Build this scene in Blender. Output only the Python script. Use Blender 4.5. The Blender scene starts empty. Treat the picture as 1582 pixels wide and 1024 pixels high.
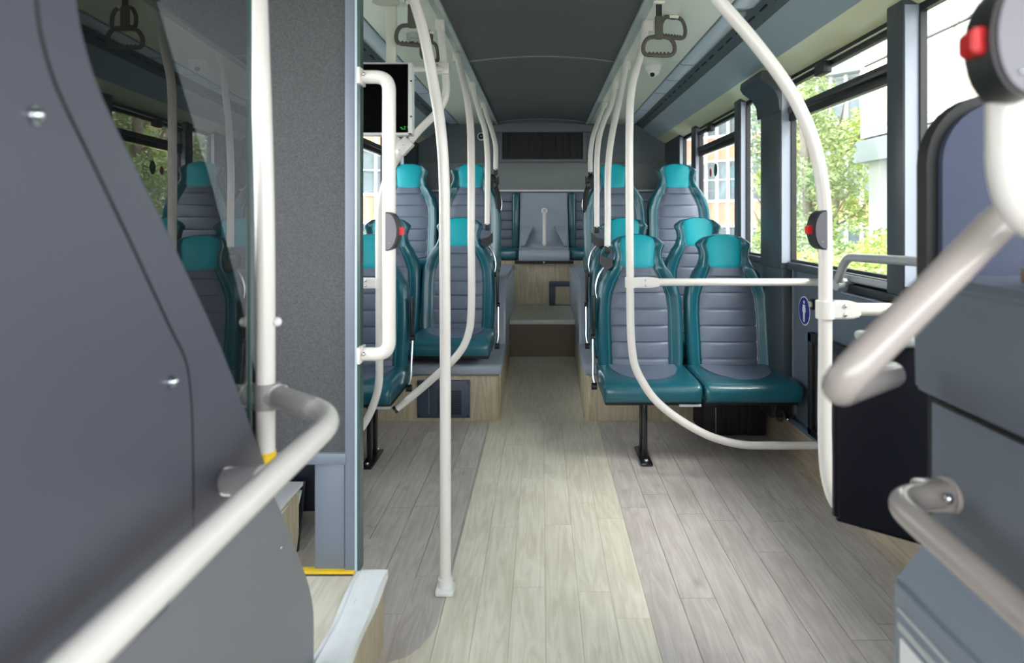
import bpy, bmesh, math, random
from mathutils import Vector, Matrix
random.seed(7)
C = bpy.context.scene.collection
PI = math.pi

# ------------------------------------------------------------------ camera
H = 1.15; F = 1054.7; U0 = 837.0; V0 = 335.0
cd = bpy.data.cameras.new('camera'); cam = bpy.data.objects.new('camera', cd); C.objects.link(cam)
cam.location = (0, 0, H); cam.rotation_euler = (PI/2, 0, 0)
cd.sensor_width = 36; cd.lens = 24
cd.shift_x = (791 - U0)/1582; cd.shift_y = (V0 - 512)/1582
cd.clip_start = .02; cd.clip_end = 300
cd.dof.use_dof = True; cd.dof.focus_distance = 3.7; cd.dof.aperture_fstop = 4.0
bpy.context.scene.camera = cam

# ------------------------------------------------------------------ light and exposure
sc = bpy.context.scene
w = bpy.data.worlds.new('world'); sc.world = w; w.use_nodes = True
nt = w.node_tree; nt.nodes.clear()
out = nt.nodes.new('ShaderNodeOutputWorld'); bg = nt.nodes.new('ShaderNodeBackground')
tc = nt.nodes.new('ShaderNodeTexCoord'); sep = nt.nodes.new('ShaderNodeSeparateXYZ'); cr = nt.nodes.new('ShaderNodeValToRGB')
nt.links.new(tc.outputs['Generated'], sep.inputs[0]); nt.links.new(sep.outputs['Z'], cr.inputs[0])
cr.color_ramp.elements[0].position = 0.0; cr.color_ramp.elements[0].color = (1.0, 1.0, .98, 1)
cr.color_ramp.elements[1].position = .6; cr.color_ramp.elements[1].color = (.86, .93, 1.0, 1)
nt.links.new(cr.outputs[0], bg.inputs[0]); nt.links.new(bg.outputs[0], out.inputs[0])
bg.inputs[1].default_value = 4.8
sl = bpy.data.lights.new('sun', 'SUN'); sl.energy = 5.0; sl.angle = math.radians(25); sl.color = (1, .97, .92)
so = bpy.data.objects.new('sun', sl); C.objects.link(so); so.rotation_euler = (math.radians(40), 0, math.radians(38))
vs = sc.view_settings
vs.view_transform = 'Standard'; vs.look = 'None'; vs.gamma = 1; vs.use_curve_mapping = False
vs.exposure = 0.75
sc.cycles.max_bounces = 10; sc.cycles.diffuse_bounces = 6; sc.cycles.transparent_max_bounces = 16
sc.cycles.caustics_reflective = False; sc.cycles.caustics_refractive = False
sc.cycles.sample_clamp_indirect = 6

# ------------------------------------------------------------------ materials
def srgb(r, g, b):
    f = lambda c: (c/255/12.92) if c/255 <= .04045 else ((c/255+.055)/1.055)**2.4
    return (f(r), f(g), f(b), 1)
MATS = {}
def mat(name, rgb, rough=.5, metal=0, noise=0, nscale=20, bump=0, bscale=200, coat=0, spec=.5, rand=0, emit=0):
    if name in MATS: return MATS[name]
    m = bpy.data.materials.new(name); m.use_nodes = True; MATS[name] = m
    t = m.node_tree; b = t.nodes['Principled BSDF']; col = srgb(*rgb)
    b.inputs['Base Color'].default_value = col; b.inputs['Roughness'].default_value = rough
    b.inputs['Metallic'].default_value = metal; b.inputs['Coat Weight'].default_value = coat
    b.inputs['Specular IOR Level'].default_value = spec
    co = t.nodes.new('ShaderNodeTexCoord')
    if noise or rand:
        n = t.nodes.new('ShaderNodeTexNoise'); n.inputs['Scale'].default_value = nscale; n.inputs['Detail'].default_value = 5
        t.links.new(co.outputs['Object'], n.inputs['Vector'])
        mp = t.nodes.new('ShaderNodeMapRange'); mp.inputs[1].default_value = .25; mp.inputs[2].default_value = .75
        mp.inputs[3].default_value = 1-noise; mp.inputs[4].default_value = 1+noise
        t.links.new(n.outputs[0], mp.inputs[0])
        hs = t.nodes.new('ShaderNodeHueSaturation'); hs.inputs['Color'].default_value = col
        last = mp.outputs[0]
        if rand:
            oi = t.nodes.new('ShaderNodeObjectInfo'); m2 = t.nodes.new('ShaderNodeMapRange')
            m2.inputs[3].default_value = 1-rand; m2.inputs[4].default_value = 1+rand
            t.links.new(oi.outputs['Random'], m2.inputs[0])
            mu = t.nodes.new('ShaderNodeMath'); mu.operation = 'MULTIPLY'
            t.links.new(last, mu.inputs[0]); t.links.new(m2.outputs[0], mu.inputs[1]); last = mu.outputs[0]
        t.links.new(last, hs.inputs['Value']); t.links.new(hs.outputs[0], b.inputs['Base Color'])
    if bump:
        n2 = t.nodes.new('ShaderNodeTexNoise'); n2.inputs['Scale'].default_value = bscale; n2.inputs['Detail'].default_value = 3
        t.links.new(co.outputs['Object'], n2.inputs['Vector'])
        bp = t.nodes.new('ShaderNodeBump'); bp.inputs['Strength'].default_value = bump; bp.inputs['Distance'].default_value = .002
        t.links.new(n2.outputs[0], bp.inputs['Height']); t.links.new(bp.outputs[0], b.inputs['Normal'])
    if emit:
        b.inputs['Emission Color'].default_value = col; b.inputs['Emission Strength'].default_value = emit
    return m

def wood(name, dark, light, axis=1, rough=.42, rand=.06, knots=True, tone2=None):
    m = bpy.data.materials.new(name); m.use_nodes = True; MATS[name] = m
    t = m.node_tree; b = t.nodes['Principled BSDF']; b.inputs['Roughness'].default_value = rough
    co = t.nodes.new('ShaderNodeTexCoord'); oi = t.nodes.new('ShaderNodeObjectInfo')
    va = t.nodes.new('ShaderNodeVectorMath'); va.operation = 'ADD'
    cx = t.nodes.new('ShaderNodeCombineXYZ'); mm = t.nodes.new('ShaderNodeMath'); mm.operation = 'MULTIPLY'; mm.inputs[1].default_value = 37
    t.links.new(oi.outputs['Random'], mm.inputs[0])
    for i in range(3): t.links.new(mm.outputs[0], cx.inputs[i])
    t.links.new(co.outputs['Object'], va.inputs[0]); t.links.new(cx.outputs[0], va.inputs[1])
    mp = t.nodes.new('ShaderNodeMapping'); s = [1, 1, 1]; s[axis] = .09; mp.inputs['Scale'].default_value = s
    t.links.new(va.outputs[0], mp.inputs['Vector'])
    wv = t.nodes.new('ShaderNodeTexNoise'); wv.inputs['Scale'].default_value = 24; wv.inputs['Detail'].default_value = 2; wv.inputs['Distortion'].default_value = .6
    fr = t.nodes.new('ShaderNodeMath'); fr.operation = 'MULTIPLY'; fr.inputs[1].default_value = 9
    sn = t.nodes.new('ShaderNodeMath'); sn.operation = 'PINGPONG'; sn.inputs[1].default_value = 1
    t.links.new(mp.outputs[0], wv.inputs['Vector']); t.links.new(wv.outputs[0], fr.inputs[0]); t.links.new(fr.outputs[0], sn.inputs[0])
    fine = t.nodes.new('ShaderNodeTexNoise'); fine.inputs['Scale'].default_value = 110; fine.inputs['Detail'].default_value = 6; fine.inputs['Roughness'].default_value = .7
    mp2 = t.nodes.new('ShaderNodeMapping'); s2 = [1, 1, 1]; s2[axis] = .05; mp2.inputs['Scale'].default_value = s2
    t.links.new(va.outputs[0], mp2.inputs['Vector']); t.links.new(mp2.outputs[0], fine.inputs['Vector'])
    big = t.nodes.new('ShaderNodeTexNoise'); big.inputs['Scale'].default_value = 4; big.inputs['Detail'].default_value = 3
    t.links.new(va.outputs[0], big.inputs['Vector'])
    def mixv(a, b_, f):
        x = t.nodes.new('ShaderNodeMix'); x.data_type = 'FLOAT'; x.inputs[0].default_value = f
        t.links.new(a, x.inputs[2]); t.links.new(b_, x.inputs[3]); return x.outputs[0]
    v = mixv(sn.outputs[0], fine.outputs[0], .68); v = mixv(v, big.outputs[0], .4)
    rp = t.nodes.new('ShaderNodeValToRGB'); rp.color_ramp.elements[0].position = .3; rp.color_ramp.elements[0].color = srgb(*dark)
    rp.color_ramp.elements[1].position = .68; rp.color_ramp.elements[1].color = srgb(*light)
    t.links.new(v, rp.inputs[0]); last = rp.outputs[0]
    hs = t.nodes.new('ShaderNodeHueSaturation'); m2 = t.nodes.new('ShaderNodeMapRange')
    m2.inputs[3].default_value = 1-rand; m2.inputs[4].default_value = 1+rand
    t.links.new(oi.outputs['Random'], m2.inputs[0]); t.links.new(m2.outputs[0], hs.inputs['Value'])
    t.links.new(last, hs.inputs['Color']); last = hs.outputs[0]
    if knots:
        vo = t.nodes.new('ShaderNodeTexVoronoi'); vo.inputs['Scale'].default_value = 4.2
        mpk = t.nodes.new('ShaderNodeMapping'); sk = [1.6, 1.6, 1.6]; sk[axis] = .8; mpk.inputs['Scale'].default_value = sk
        t.links.new(va.outputs[0], mpk.inputs['Vector']); t.links.new(mpk.outputs[0], vo.inputs['Vector'])
        kr = t.nodes.new('ShaderNodeMapRange'); kr.inputs[1].default_value = .03; kr.inputs[2].default_value = .14; kr.inputs[3].default_value = .35; kr.inputs[4].default_value = 0
        t.links.new(vo.outputs['Distance'], kr.inputs[0])
        mx = t.nodes.new('ShaderNodeMix'); mx.data_type = 'RGBA'; t.links.new(kr.outputs[0], mx.inputs[0])
        t.links.new(last, mx.inputs[6]); mx.inputs[7].default_value = srgb(*[int(c*.62) for c in dark]); last = mx.outputs[2]
    t.links.new(last, b.inputs['Base Color'])
    bp = t.nodes.new('ShaderNodeBump'); bp.inputs['Strength'].default_value = .12; bp.inputs['Distance'].default_value = .001
    t.links.new(fine.outputs[0], bp.inputs['Height']); t.links.new(bp.outputs[0], b.inputs['Normal'])
    return m

def glassy(name, tint=(1, 1, 1), gain=2.0, bias=0.0):
    m = bpy.data.materials.new(name); m.use_nodes = True; t = m.node_tree; t.nodes.clear(); MATS[name] = m
    o = t.nodes.new('ShaderNodeOutputMaterial'); mx = t.nodes.new('ShaderNodeMixShader')
    tr = t.nodes.new('ShaderNodeBsdfTransparent'); tr.inputs[0].default_value = (*tint, 1)
    gl = t.nodes.new('ShaderNodeBsdfGlossy'); gl.inputs['Roughness'].default_value = 0.0
    fr = t.nodes.new('ShaderNodeFresnel'); ge = t.nodes.new('ShaderNodeNewGeometry')
    mi = t.nodes.new('ShaderNodeMapRange'); mi.inputs[3].default_value = 1.5; mi.inputs[4].default_value = 1/1.5
    t.links.new(ge.outputs['Backfacing'], mi.inputs[0]); t.links.new(mi.outputs[0], fr.inputs[0])
    ma = t.nodes.new('ShaderNodeMath'); ma.operation = 'MULTIPLY_ADD'; ma.inputs[1].default_value = gain; ma.inputs[2].default_value = bias; ma.use_clamp = True
    t.links.new(fr.outputs[0], ma.inputs[0]); t.links.new(ma.outputs[0], mx.inputs[0])
    t.links.new(tr.outputs[0], mx.inputs[1]); t.links.new(gl.outputs[0], mx.inputs[2]); t.links.new(mx.outputs[0], o.inputs[0])
    return m

M_pole = mat('white_powder_coat', (226, 221, 216), .28, noise=.015, nscale=8, coat=.3)
M_teal = mat('teal_leather', (22, 86, 100), .3, noise=.06, nscale=14, bump=.10, bscale=500, coat=.25)
M_bright = mat('bright_teal_leather', (0, 166, 180), .5, noise=.04, nscale=12, bump=.15, bscale=500)
M_greyl = mat('slate_grey_leather', (98, 108, 126), .42, noise=.06, nscale=18, bump=.15, bscale=600)
M_pipe = mat('pale_teal_piping', (70, 150, 160), .45)
M_shell = mat('dark_teal_shell', (28, 52, 62), .4)
M_black = mat('black_plastic', (22, 23, 26), .4, noise=.05)
M_deep = mat('deep_black', (8, 9, 12), .6)
M_gloss = mat('gloss_black_steel', (26, 28, 32), .2)
M_chrome = mat('chrome', (200, 204, 210), .16, metal=1)
M_ceil = mat('charcoal_headlining', (84, 87, 87), .85, noise=.05, nscale=30, bump=.3, bscale=400)
M_side = mat('offwhite_ceiling_panel', (226, 228, 212), .28, noise=.02, nscale=3)
M_cove = mat('blue_grey_cove', (160, 174, 180), .4, noise=.02, nscale=3)
M_vent = mat('dark_vent_strip', (84, 94, 98), .5)
M_wallg = mat('slate_wall_panel', (88, 98, 110), .45, noise=.03, nscale=6)
M_wallback = mat('rear_wall_grey', (104, 112, 116), .5, noise=.03, nscale=6)
M_post = mat('dark_window_post', (60, 67, 73), .4)
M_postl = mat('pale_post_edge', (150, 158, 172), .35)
M_rubber = mat('window_rubber', (14, 15, 17), .45)
M_grp = mat('grey_moulding', (154, 164, 178), .32, noise=.03, nscale=8)
M_cab = mat('violet_grey_cab_panel', (84, 85, 98), .42, noise=.02, nscale=3)
M_cab2 = mat('grey_cab_panel', (124, 126, 132), .45, noise=.02, nscale=3)
M_carpet = mat('speckled_grey_fabric', (80, 80, 83), .95, noise=.36, nscale=260, bump=.4, bscale=600)
M_frame = mat('blue_grey_aluminium', (116, 124, 138), .38)
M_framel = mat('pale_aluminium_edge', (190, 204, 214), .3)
M_gedge = mat('green_glass_edge', (60, 84, 80), .2)
M_joint = mat('grey_pipe_fitting', (150, 148, 148), .35)
M_yellow = mat('yellow_edge_strip', (236, 196, 40), .5, noise=.08, nscale=30)
M_tape = mat('white_plastic_wrap', (238, 240, 242), .28, noise=.03, nscale=20, bump=.7, bscale=18)
M_white = mat('white_plastic', (232, 232, 230), .4)
M_red = mat('red_button', (215, 28, 30), .3)
M_greyp = mat('mid_grey_plastic', (112, 110, 118), .4)
M_lens = mat('frosted_lamp_cover', (202, 214, 226), .3, noise=.03, nscale=10)
M_strap = mat('grey_brown_strap', (84, 80, 72), .6, noise=.06, nscale=60)
M_blue = mat('royal_blue_sticker', (22, 44, 140), .4)
M_vplate = mat('slate_vent_plate', (62, 74, 92), .45)
M_bluepad = mat('blue_grey_pad', (64, 70, 92), .8, noise=.08, nscale=200, bump=.2, bscale=500)
M_lid = mat('pale_grey_lid', (190, 196, 196), .35)
M_cons = mat('console_grey', (100, 106, 116), .32, noise=.02, nscale=4)
M_taup = mat('taupe_rail', (164, 155, 151), .25, coat=.3)
M_silver = mat('silver_rail', (168, 172, 174), .3, metal=.3)
M_beige = wood('beige_vinyl_wood', (198, 190, 170), (226, 220, 204), 1, rand=.02, knots=False)
M_grey = wood('grey_brown_vinyl_wood', (170, 160, 155), (204, 195, 190), 1, rand=.05)
M_riser = wood('tan_vinyl_wood', (164, 150, 124), (204, 192, 166), 2, rand=.03, knots=False)
M_riserx = wood('tan_vinyl_wood_flat', (146, 132, 114), (184, 170, 150), 1, rand=.03, knots=False)
M_win = glassy('window_glass', (.90, .91, .90), 1.2)
M_screen = glassy('cab_screen_glass', (.78, .81, .83), 1.5, .0)
M_screenback = mat('black_screen', (4, 4, 5), .12)

# ------------------------------------------------------------------ object helpers
OFF = {}
def rootoff(p): return OFF.get(p.name, Vector((0, 0, 0))) if p else Vector((0, 0, 0))
def tag(o, label=None, cat=None, group=None, kind=None):
    if label: o['label'] = label
    if cat: o['category'] = cat
    if group: o['group'] = group
    if kind: o['kind'] = kind
    return o
def thing(name, label=None, cat=None, loc=(0, 0, 0), group=None, kind=None):
    o = bpy.data.objects.new(name, None); C.objects.link(o); o.location = loc; o.empty_display_size = .1
    OFF[o.name] = Vector(loc); return tag(o, label, cat, group, kind)
def obj(name, bm, m, parent=None, smooth=False, loc=None):
    me = bpy.data.meshes.new(name)
    off = rootoff(parent)
    if parent is None and loc is not None: off = Vector(loc)
    bmesh.ops.recalc_face_normals(bm, faces=bm.faces)
    if off.length: bmesh.ops.translate(bm, verts=bm.verts, vec=-off)
    bm.to_mesh(me); bm.free()
    ms = m if isinstance(m, (list, tuple)) else [m]
    for x in ms: me.materials.append(x)
    if smooth:
        for p in me.polygons: p.use_smooth = True
        try: me.set_sharp_from_angle(angle=math.radians(40))
        except Exception: pass
    o = bpy.data.objects.new(name, me); C.objects.link(o)
    if parent: o.parent = parent
    else: o.location = off
    OFF[o.name] = off
    return o
def NB(): return bmesh.new()
def bbox(bm, x, y, z, bev=0, seg=2, rot=None, mi=0):
    r = bmesh.ops.create_cube(bm, size=1)
    vs_ = r['verts']
    for v in vs_:
        v.co = Vector(((x[0]+x[1])/2+v.co.x*(x[1]-x[0]), (y[0]+y[1])/2+v.co.y*(y[1]-y[0]), (z[0]+z[1])/2+v.co.z*(z[1]-z[0])))
    fs = {f for v in vs_ for f in v.link_faces}
    for f in fs: f.material_index = mi
    if rot is not None:
        c = Vector(((x[0]+x[1])/2, (y[0]+y[1])/2, (z[0]+z[1])/2))
        bmesh.ops.rotate(bm, verts=vs_, cent=c, matrix=rot)
    if bev:
        es = list({e for v in vs_ for e in v.link_edges})
        bmesh.ops.bevel(bm, geom=es, offset=bev, segments=seg, affect='EDGES', profile=.5)
    return bm
def box(name, m, x, y, z, parent=None, bev=0, seg=2, rot=None):
    return obj(name, bbox(NB(), x, y, z, bev, seg, rot), m, parent, smooth=bool(bev))
def prism_y(bm, pts, y0, y1):      # profile in xz
    a = [bm.verts.new((p[0], y0, p[1])) for p in pts]; b = [bm.verts.new((p[0], y1, p[1])) for p in pts]
    n = len(pts); bm.faces.new(a); bm.faces.new(b[::-1])
    for i in range(n): bm.faces.new((a[i], b[i], b[(i+1) % n], a[(i+1) % n]))
    return bm
def prism(bm, pts, vec):
    a = [bm.verts.new(p) for p in pts]; b = [bm.verts.new(Vector(p)+Vector(vec)) for p in pts]
    n = len(pts); bm.faces.new(a); bm.faces.new(b[::-1])
    for i in range(n): bm.faces.new((a[i], b[i], b[(i+1) % n], a[(i+1) % n]))
    return bm
def smoothpath(pts, n=8):
    P = [Vector(p) for p in pts]
    if len(P) < 3: return P
    out_ = []
    for i in range(len(P)-1):
        p0 = P[i-1] if i else P[0]*2-P[1]; p1 = P[i]; p2 = P[i+1]; p3 = P[i+2] if i+2 < len(P) else P[-1]*2-P[-2]
        d1 = max((p1-p0).length, 1e-5)**.5; d2 = max((p2-p1).length, 1e-5)**.5; d3 = max((p3-p2).length, 1e-5)**.5
        m1 = (p1-p0)/d1-(p2-p0)/(d1+d2)+(p2-p1)/d2; m2 = (p2-p1)/d2-(p3-p1)/(d2+d3)+(p3-p2)/d3
        m1 *= d2; m2 *= d2
        for k in range(n):
            t = k/n
            out_.append((2*t**3-3*t*t+1)*p1+(t**3-2*t*t+t)*m1+(-2*t**3+3*t*t)*p2+(t**3-t*t)*m2)
    out_.append(P[-1]); return out_
def fillet(pts, rad, n=8):
    P = [Vector(p) for p in pts]; o = [P[0]]
    for i in range(1, len(P)-1):
        a = (P[i-1]-P[i]); b = (P[i+1]-P[i]); r = min(rad if not isinstance(rad, list) else rad[i-1], a.length*.49, b.length*.49)
        s = P[i]+a.normalized()*r; e = P[i]+b.normalized()*r
        for k in range(n+1):
            t = k/n; o.append((1-t)**2*s+2*t*(1-t)*P[i]+t*t*e)
    o.append(P[-1]); return o
def tube(bm, path, r, seg=14, cap=True, ry=None):
    P = [Vector(p) for p in path]; rings = []
    t0 = (P[1]-P[0]).normalized(); up = Vector((0, 0, 1)) if abs(t0.z) < .9 else Vector((0, 1, 0))
    nrm = t0.cross(up).normalized()
    for i, p in enumerate(P):
        t = (P[min(i+1, len(P)-1)]-P[max(i-1, 0)]).normalized()
        nrm = (nrm-t*nrm.dot(t)).normalized(); bn = t.cross(nrm)
        rr = r[i] if isinstance(r, (list, tuple)) else r
        rings.append([bm.verts.new(p+nrm*math.cos(2*PI*k/seg)*rr+bn*math.sin(2*PI*k/seg)*(ry or rr)) for k in range(seg)])
    for a, b in zip(rings, rings[1:]):
        for k in range(seg): bm.faces.new((a[k], a[(k+1) % seg], b[(k+1) % seg], b[k]))
    if cap: bm.faces.new(rings[0][::-1]); bm.faces.new(rings[-1])
    return bm
def tub(name, m, path, r, parent=None, seg=14, ry=None, loc=None):
    return obj(name, tube(NB(), path, r, seg, ry=ry), m, parent, smooth=True, loc=loc)
def cyl(name, m, a, b, r, parent=None, seg=16, bev=0):
    return tub(name, m, [a, b], r, parent, seg)
def ball(name, m, c, r, parent=None, sc_=(1, 1, 1)):
    bm = NB(); bmesh.ops.create_uvsphere(bm, u_segments=16, v_segments=10, radius=r)
    for v in bm.verts: v.co = Vector((v.co.x*sc_[0], v.co.y*sc_[1], v.co.z*sc_[2]))+Vector(c)
    return obj(name, bm, m, parent, smooth=True)
def copy_tree(o, parent=None, loc=None):
    c = o.copy(); C.objects.link(c); OFF[c.name] = OFF.get(o.name, Vector((0, 0, 0)))
    if parent: c.parent = parent
    if loc is not None: c.location = loc
    for ch in [k for k in ALL(o)]: copy_tree(ch, c)
    return c
def ALL(o): return list(o.children)
def P(u, v, Y): return Vector(((u-U0)/F*Y, Y, H-(v-V0)/F*Y))
def st(name, o): o['kind'] = 'structure'; return o

# ------------------------------------------------------------------ floor, made of vinyl planks
YF, YB = -1.3, 6.45
floor = thing('floor', kind='structure')
fb = NB(); bbox(fb, (-1.25, 1.25), (YF, 3.86), (-.05, -.006)); obj('subfloor', fb, mat('subfloor', (70, 66, 62), .8), floor)
def clip(poly, a, b):   # keep left of a->b
    o = []
    for i in range(len(poly)):
        p, q = poly[i], poly[(i+1) % len(poly)]
        f = lambda z_: (b[0]-a[0])*(z_[1]-a[1])-(b[1]-a[1])*(z_[0]-a[0])
        fp, fq = f(p), f(q)
        if fp >= 0: o.append(p)
        if (fp >= 0) != (fq >= 0):
            t = fp/(fp-fq); o.append((p[0]+(q[0]-p[0])*t, p[1]+(q[1]-p[1])*t))
    return o
def planks(x0, x1, y0, y1, wd, ln, m, z, region=None, gap=.0009, name='plank'):
    x = x0; i = 0
    while x < x1-1e-4:
        y = y0-random.uniform(0, ln)
        while y < y1:
            l = ln*random.uniform(.75, 1.15)
            a, b = max(y, y0), min(y+l, y1)
            if b-a > .03:
                poly = [(x+gap, a+gap), (min(x+wd, x1)-gap, a+gap), (min(x+wd, x1)-gap, b-gap), (x+gap, b-gap)]
                if region:
                    for p, q in zip(region, region[1:]+region[:1]):
                        poly = clip(poly, p, q)
                        if len(poly) < 3: break
                if len(poly) >= 3:
                    bm = prism(NB(), [(p[0], p[1], z) for p in poly], (0, 0, -.0045))
                    obj(name, bm, m, floor)
            y += l
        x += wd; i += 1
reg = [(-.29, 4.0), (-1.25, 4.0), (-1.25, 1.76), (-.40, 1.76), (-.355, 1.785), (-.325, 1.825), (-.302, 1.89), (-.29, 1.98)]
planks(-1.25, -.29, 1.76, 3.86, .106, .95, M_grey, .0008, reg)
planks(.312, 1.25, .3, 3.86, .106, .95, M_grey, 0)
planks(-.29, .312, .3, 3.86, .1003, .8, M_beige, 0, None, .0004)
planks(-.45, -.29, .9, 2.2, .08, .8, M_beige, -.0005)
rb = NB(); prism(rb, [(-.26, 3.86, 0), (.28, 3.86, 0), (.28, 5.0, .127), (-.26, 5.0, .127)], (0, 0, -.05))
obj('aisle_ramp', rb, M_beige, floor)
# rear step, its nosing and the tread
step = thing('trim_1', kind='structure', loc=(0, 5, .1))
sr = obj('riser', bbox(NB(), (-.27, .29), (5.0, 5.04), (.05, .38)), mat('dark_wood_riser', (92, 80, 64), .5, noise=.1, nscale=30), step)
obj('tread', bbox(NB(), (-.27, .29), (5.0, 5.98), (.38, .395)), M_beige, step)
box('nosing', mat('pale_nosing', (200, 202, 198), .35), (-.27, .29), (4.985, 5.015), (.365, .397), step, .004)
obj('bench_riser', bbox(NB(), (-.60, .60), (5.95, 5.99), (.39, .77)), M_riser, step)
hatch = thing('floor_hatch', 'slate grey hatch frame below the middle of the rear bench', 'hatch', (.2, 5.94, .39))
box('frame_top', M_vplate, (.062, .42), (5.937, 5.949), (.545, .59), hatch, .003)
box('frame_side', M_vplate, (.062, .118), (5.937, 5.949), (.395, .546), hatch, .003)
box('frame_foot', M_vplate, (.062, .118), (5.82, 5.94), (.395, .401), hatch)
box('frame_lip', M_vplate, (.118, .42), (5.82, 5.835), (.395, .401), hatch)
for q in ((.09, .57), (.09, .48), (.19, .57), (.3, .57)): ball('bolt', M_black, (q[0], 5.937, q[1]), .006, hatch)

# ------------------------------------------------------------------ ceiling
ceiling = thing('ceiling', kind='structure', loc=(0, 2.5, 2.05))
ZC = 2.02
def arc(x): return ZC+.03*(1-(x/.41)**2)
for (a, b) in ((YF, 3.812), (3.828, 6.26)):
    xs = [-.41+.82*i/16 for i in range(17)]
    pts = [(x, arc(x)) for x in xs]+[(x, arc(x)+.02) for x in xs[::-1]]
    obj('centre_panel', prism_y(NB(), pts, a, b), M_ceil, ceiling, smooth=True)
for yy in (3.82, 6.265):
    xs = [-.41+.82*i/16 for i in range(17)]
    pts = [(x, arc(x)-.004) for x in xs]+[(x, arc(x)+.02) for x in xs[::-1]]
    obj('seam_strip', prism_y(NB(), pts, yy-.008, yy+.008), mat('grey_seam', (130, 136, 136), .5), ceiling, smooth=True)
for s in (-1, 1):
    for (a, b) in ((YF, 3.817), (3.823, YB)):
        obj('side_panel', prism_y(NB(), [(s*.455, ZC), (s*.775, ZC), (s*.775, ZC+.015), (s*.455, ZC+.015)], a, b), M_side, ceiling)
    obj('edge_channel', prism_y(NB(), [(s*.408, ZC+.004), (s*.408, ZC-.012), (s*.425, ZC-.012), (s*.432, ZC-.004), (s*.455, ZC-.004), (s*.455, ZC+.015)], YF, YB), mat('satin_channel', (170, 178, 174), .3), ceiling)
    obj('lamp_trough', prism_y(NB(), [(s*.775, ZC+.012), (s*.885, ZC+.012), (s*.885, ZC+.02), (s*.775, ZC+.02)], YF, YB), M_cove, ceiling)
    obj('vent_strip', prism_y(NB(), [(s*.873, ZC+.002), (s*.945, ZC-.045), (s*.95, ZC-.035), (s*.885, ZC+.02)], YF, YB), M_vent, ceiling)
    n1 = (.945, ZC-.045)
    cove = [(s*.945, ZC-.045), (s*1.0, ZC-.083), (s*1.05, ZC-.117), (s*1.082, ZC-.138), (s*1.09, ZC-.135), (s*1.25, ZC-.1), (s*1.25, ZC+.02), (s*.95, ZC+.0)]
    obj('cove', prism_y(NB(), cove, YF, YB), M_cove, ceiling)
    rv = [(s*1.082, ZC-.138), (s*1.20, 1.817), (s*1.25, 1.817), (s*1.25, ZC-.1), (s*1.09, ZC-.13)]
    obj('window_header', prism_y(NB(), rv, YF, YB), mat('ivory_header', (246, 246, 206), .14), ceiling)
    # air slots
    sm = None
    d = Vector((.072, 0, -.047)).normalized(); nn = Vector((-d.z*0-.547, 0, -.837))
    k = 0; y = .9
    while y < 6.1:
        L = .085 if y < 5 else .06
        for row in ((.028, .045) if y < 2.75 else (.036,)):
            c = Vector((.873, 0, ZC+.002))+d*row
            c.x *= s
            if sm is None:
                bm = NB(); bbox(bm, (-.0035, .0035), (2.5-L/2, 2.5+L/2), (2.05-.004, 2.05+.004)); sm = obj('air_slot', bm, M_deep, ceiling)
                o = sm
            else:
                o = sm.copy(); C.objects.link(o); o.parent = ceiling
            o.location = Vector((c.x, y, c.z))-Vector(ceiling.location); o.rotation_euler = (0, s*.58, 0)
            if k == 0 and row == .028: o.data = sm.data
        y += L+.075+(.0 if k % 3 else .03); k += 1
    obj('roof', prism_y(NB(), [(0, 2.10), (s*1.25, 2.06), (s*1.27, 2.10), (0, 2.16)], YF, YB+.05), M_white, ceiling)

# ceiling lamps
def lamp(s, y0, y1, label):
    t = thing('ceiling_light', label, 'light', (s*.825, (y0+y1)/2, ZC), 'long lamp covers along the ceiling edge')
    pts = [(s*.782, ZC+.010), (s*.786, ZC-.004), (s*.80, ZC-.010), (s*.855, ZC-.012), (s*.868, ZC-.006), (s*.872, ZC+.010)]
    obj('diffuser', prism_y(NB(), pts, y0+.006, y1-.006), M_lens, t, smooth=True)
    for yy in (y0, y1-.006):
        obj('end_cap', prism_y(NB(), [(a*1.0, b-.001) for a, b in pts], yy, yy+.006), M_cove, t)
    for sx in (.781, .871): obj('frame', prism_y(NB(), [(s*sx, ZC-.006), (s*(sx+.004), ZC-.006), (s*(sx+.004), ZC+.01), (s*sx, ZC+.01)], y0, y1), M_cove, t)
segs = [(.6, 1.6), (1.62, 2.82), (2.92, 3.86), (3.87, 4.30), (4.31, 4.75), (4.76, 5.5), (5.51, 6.3)]
nm = ['foremost', 'second', 'third', 'fourth', 'fifth', 'sixth', 'rearmost']
for s, sd in ((1, 'right'), (-1, 'left')):
    for i, (a, b) in enumerate(segs):
        lamp(s, a, b, 'frosted lamp cover on the %s ceiling edge, %s of its row' % (sd, nm[i]))

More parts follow.
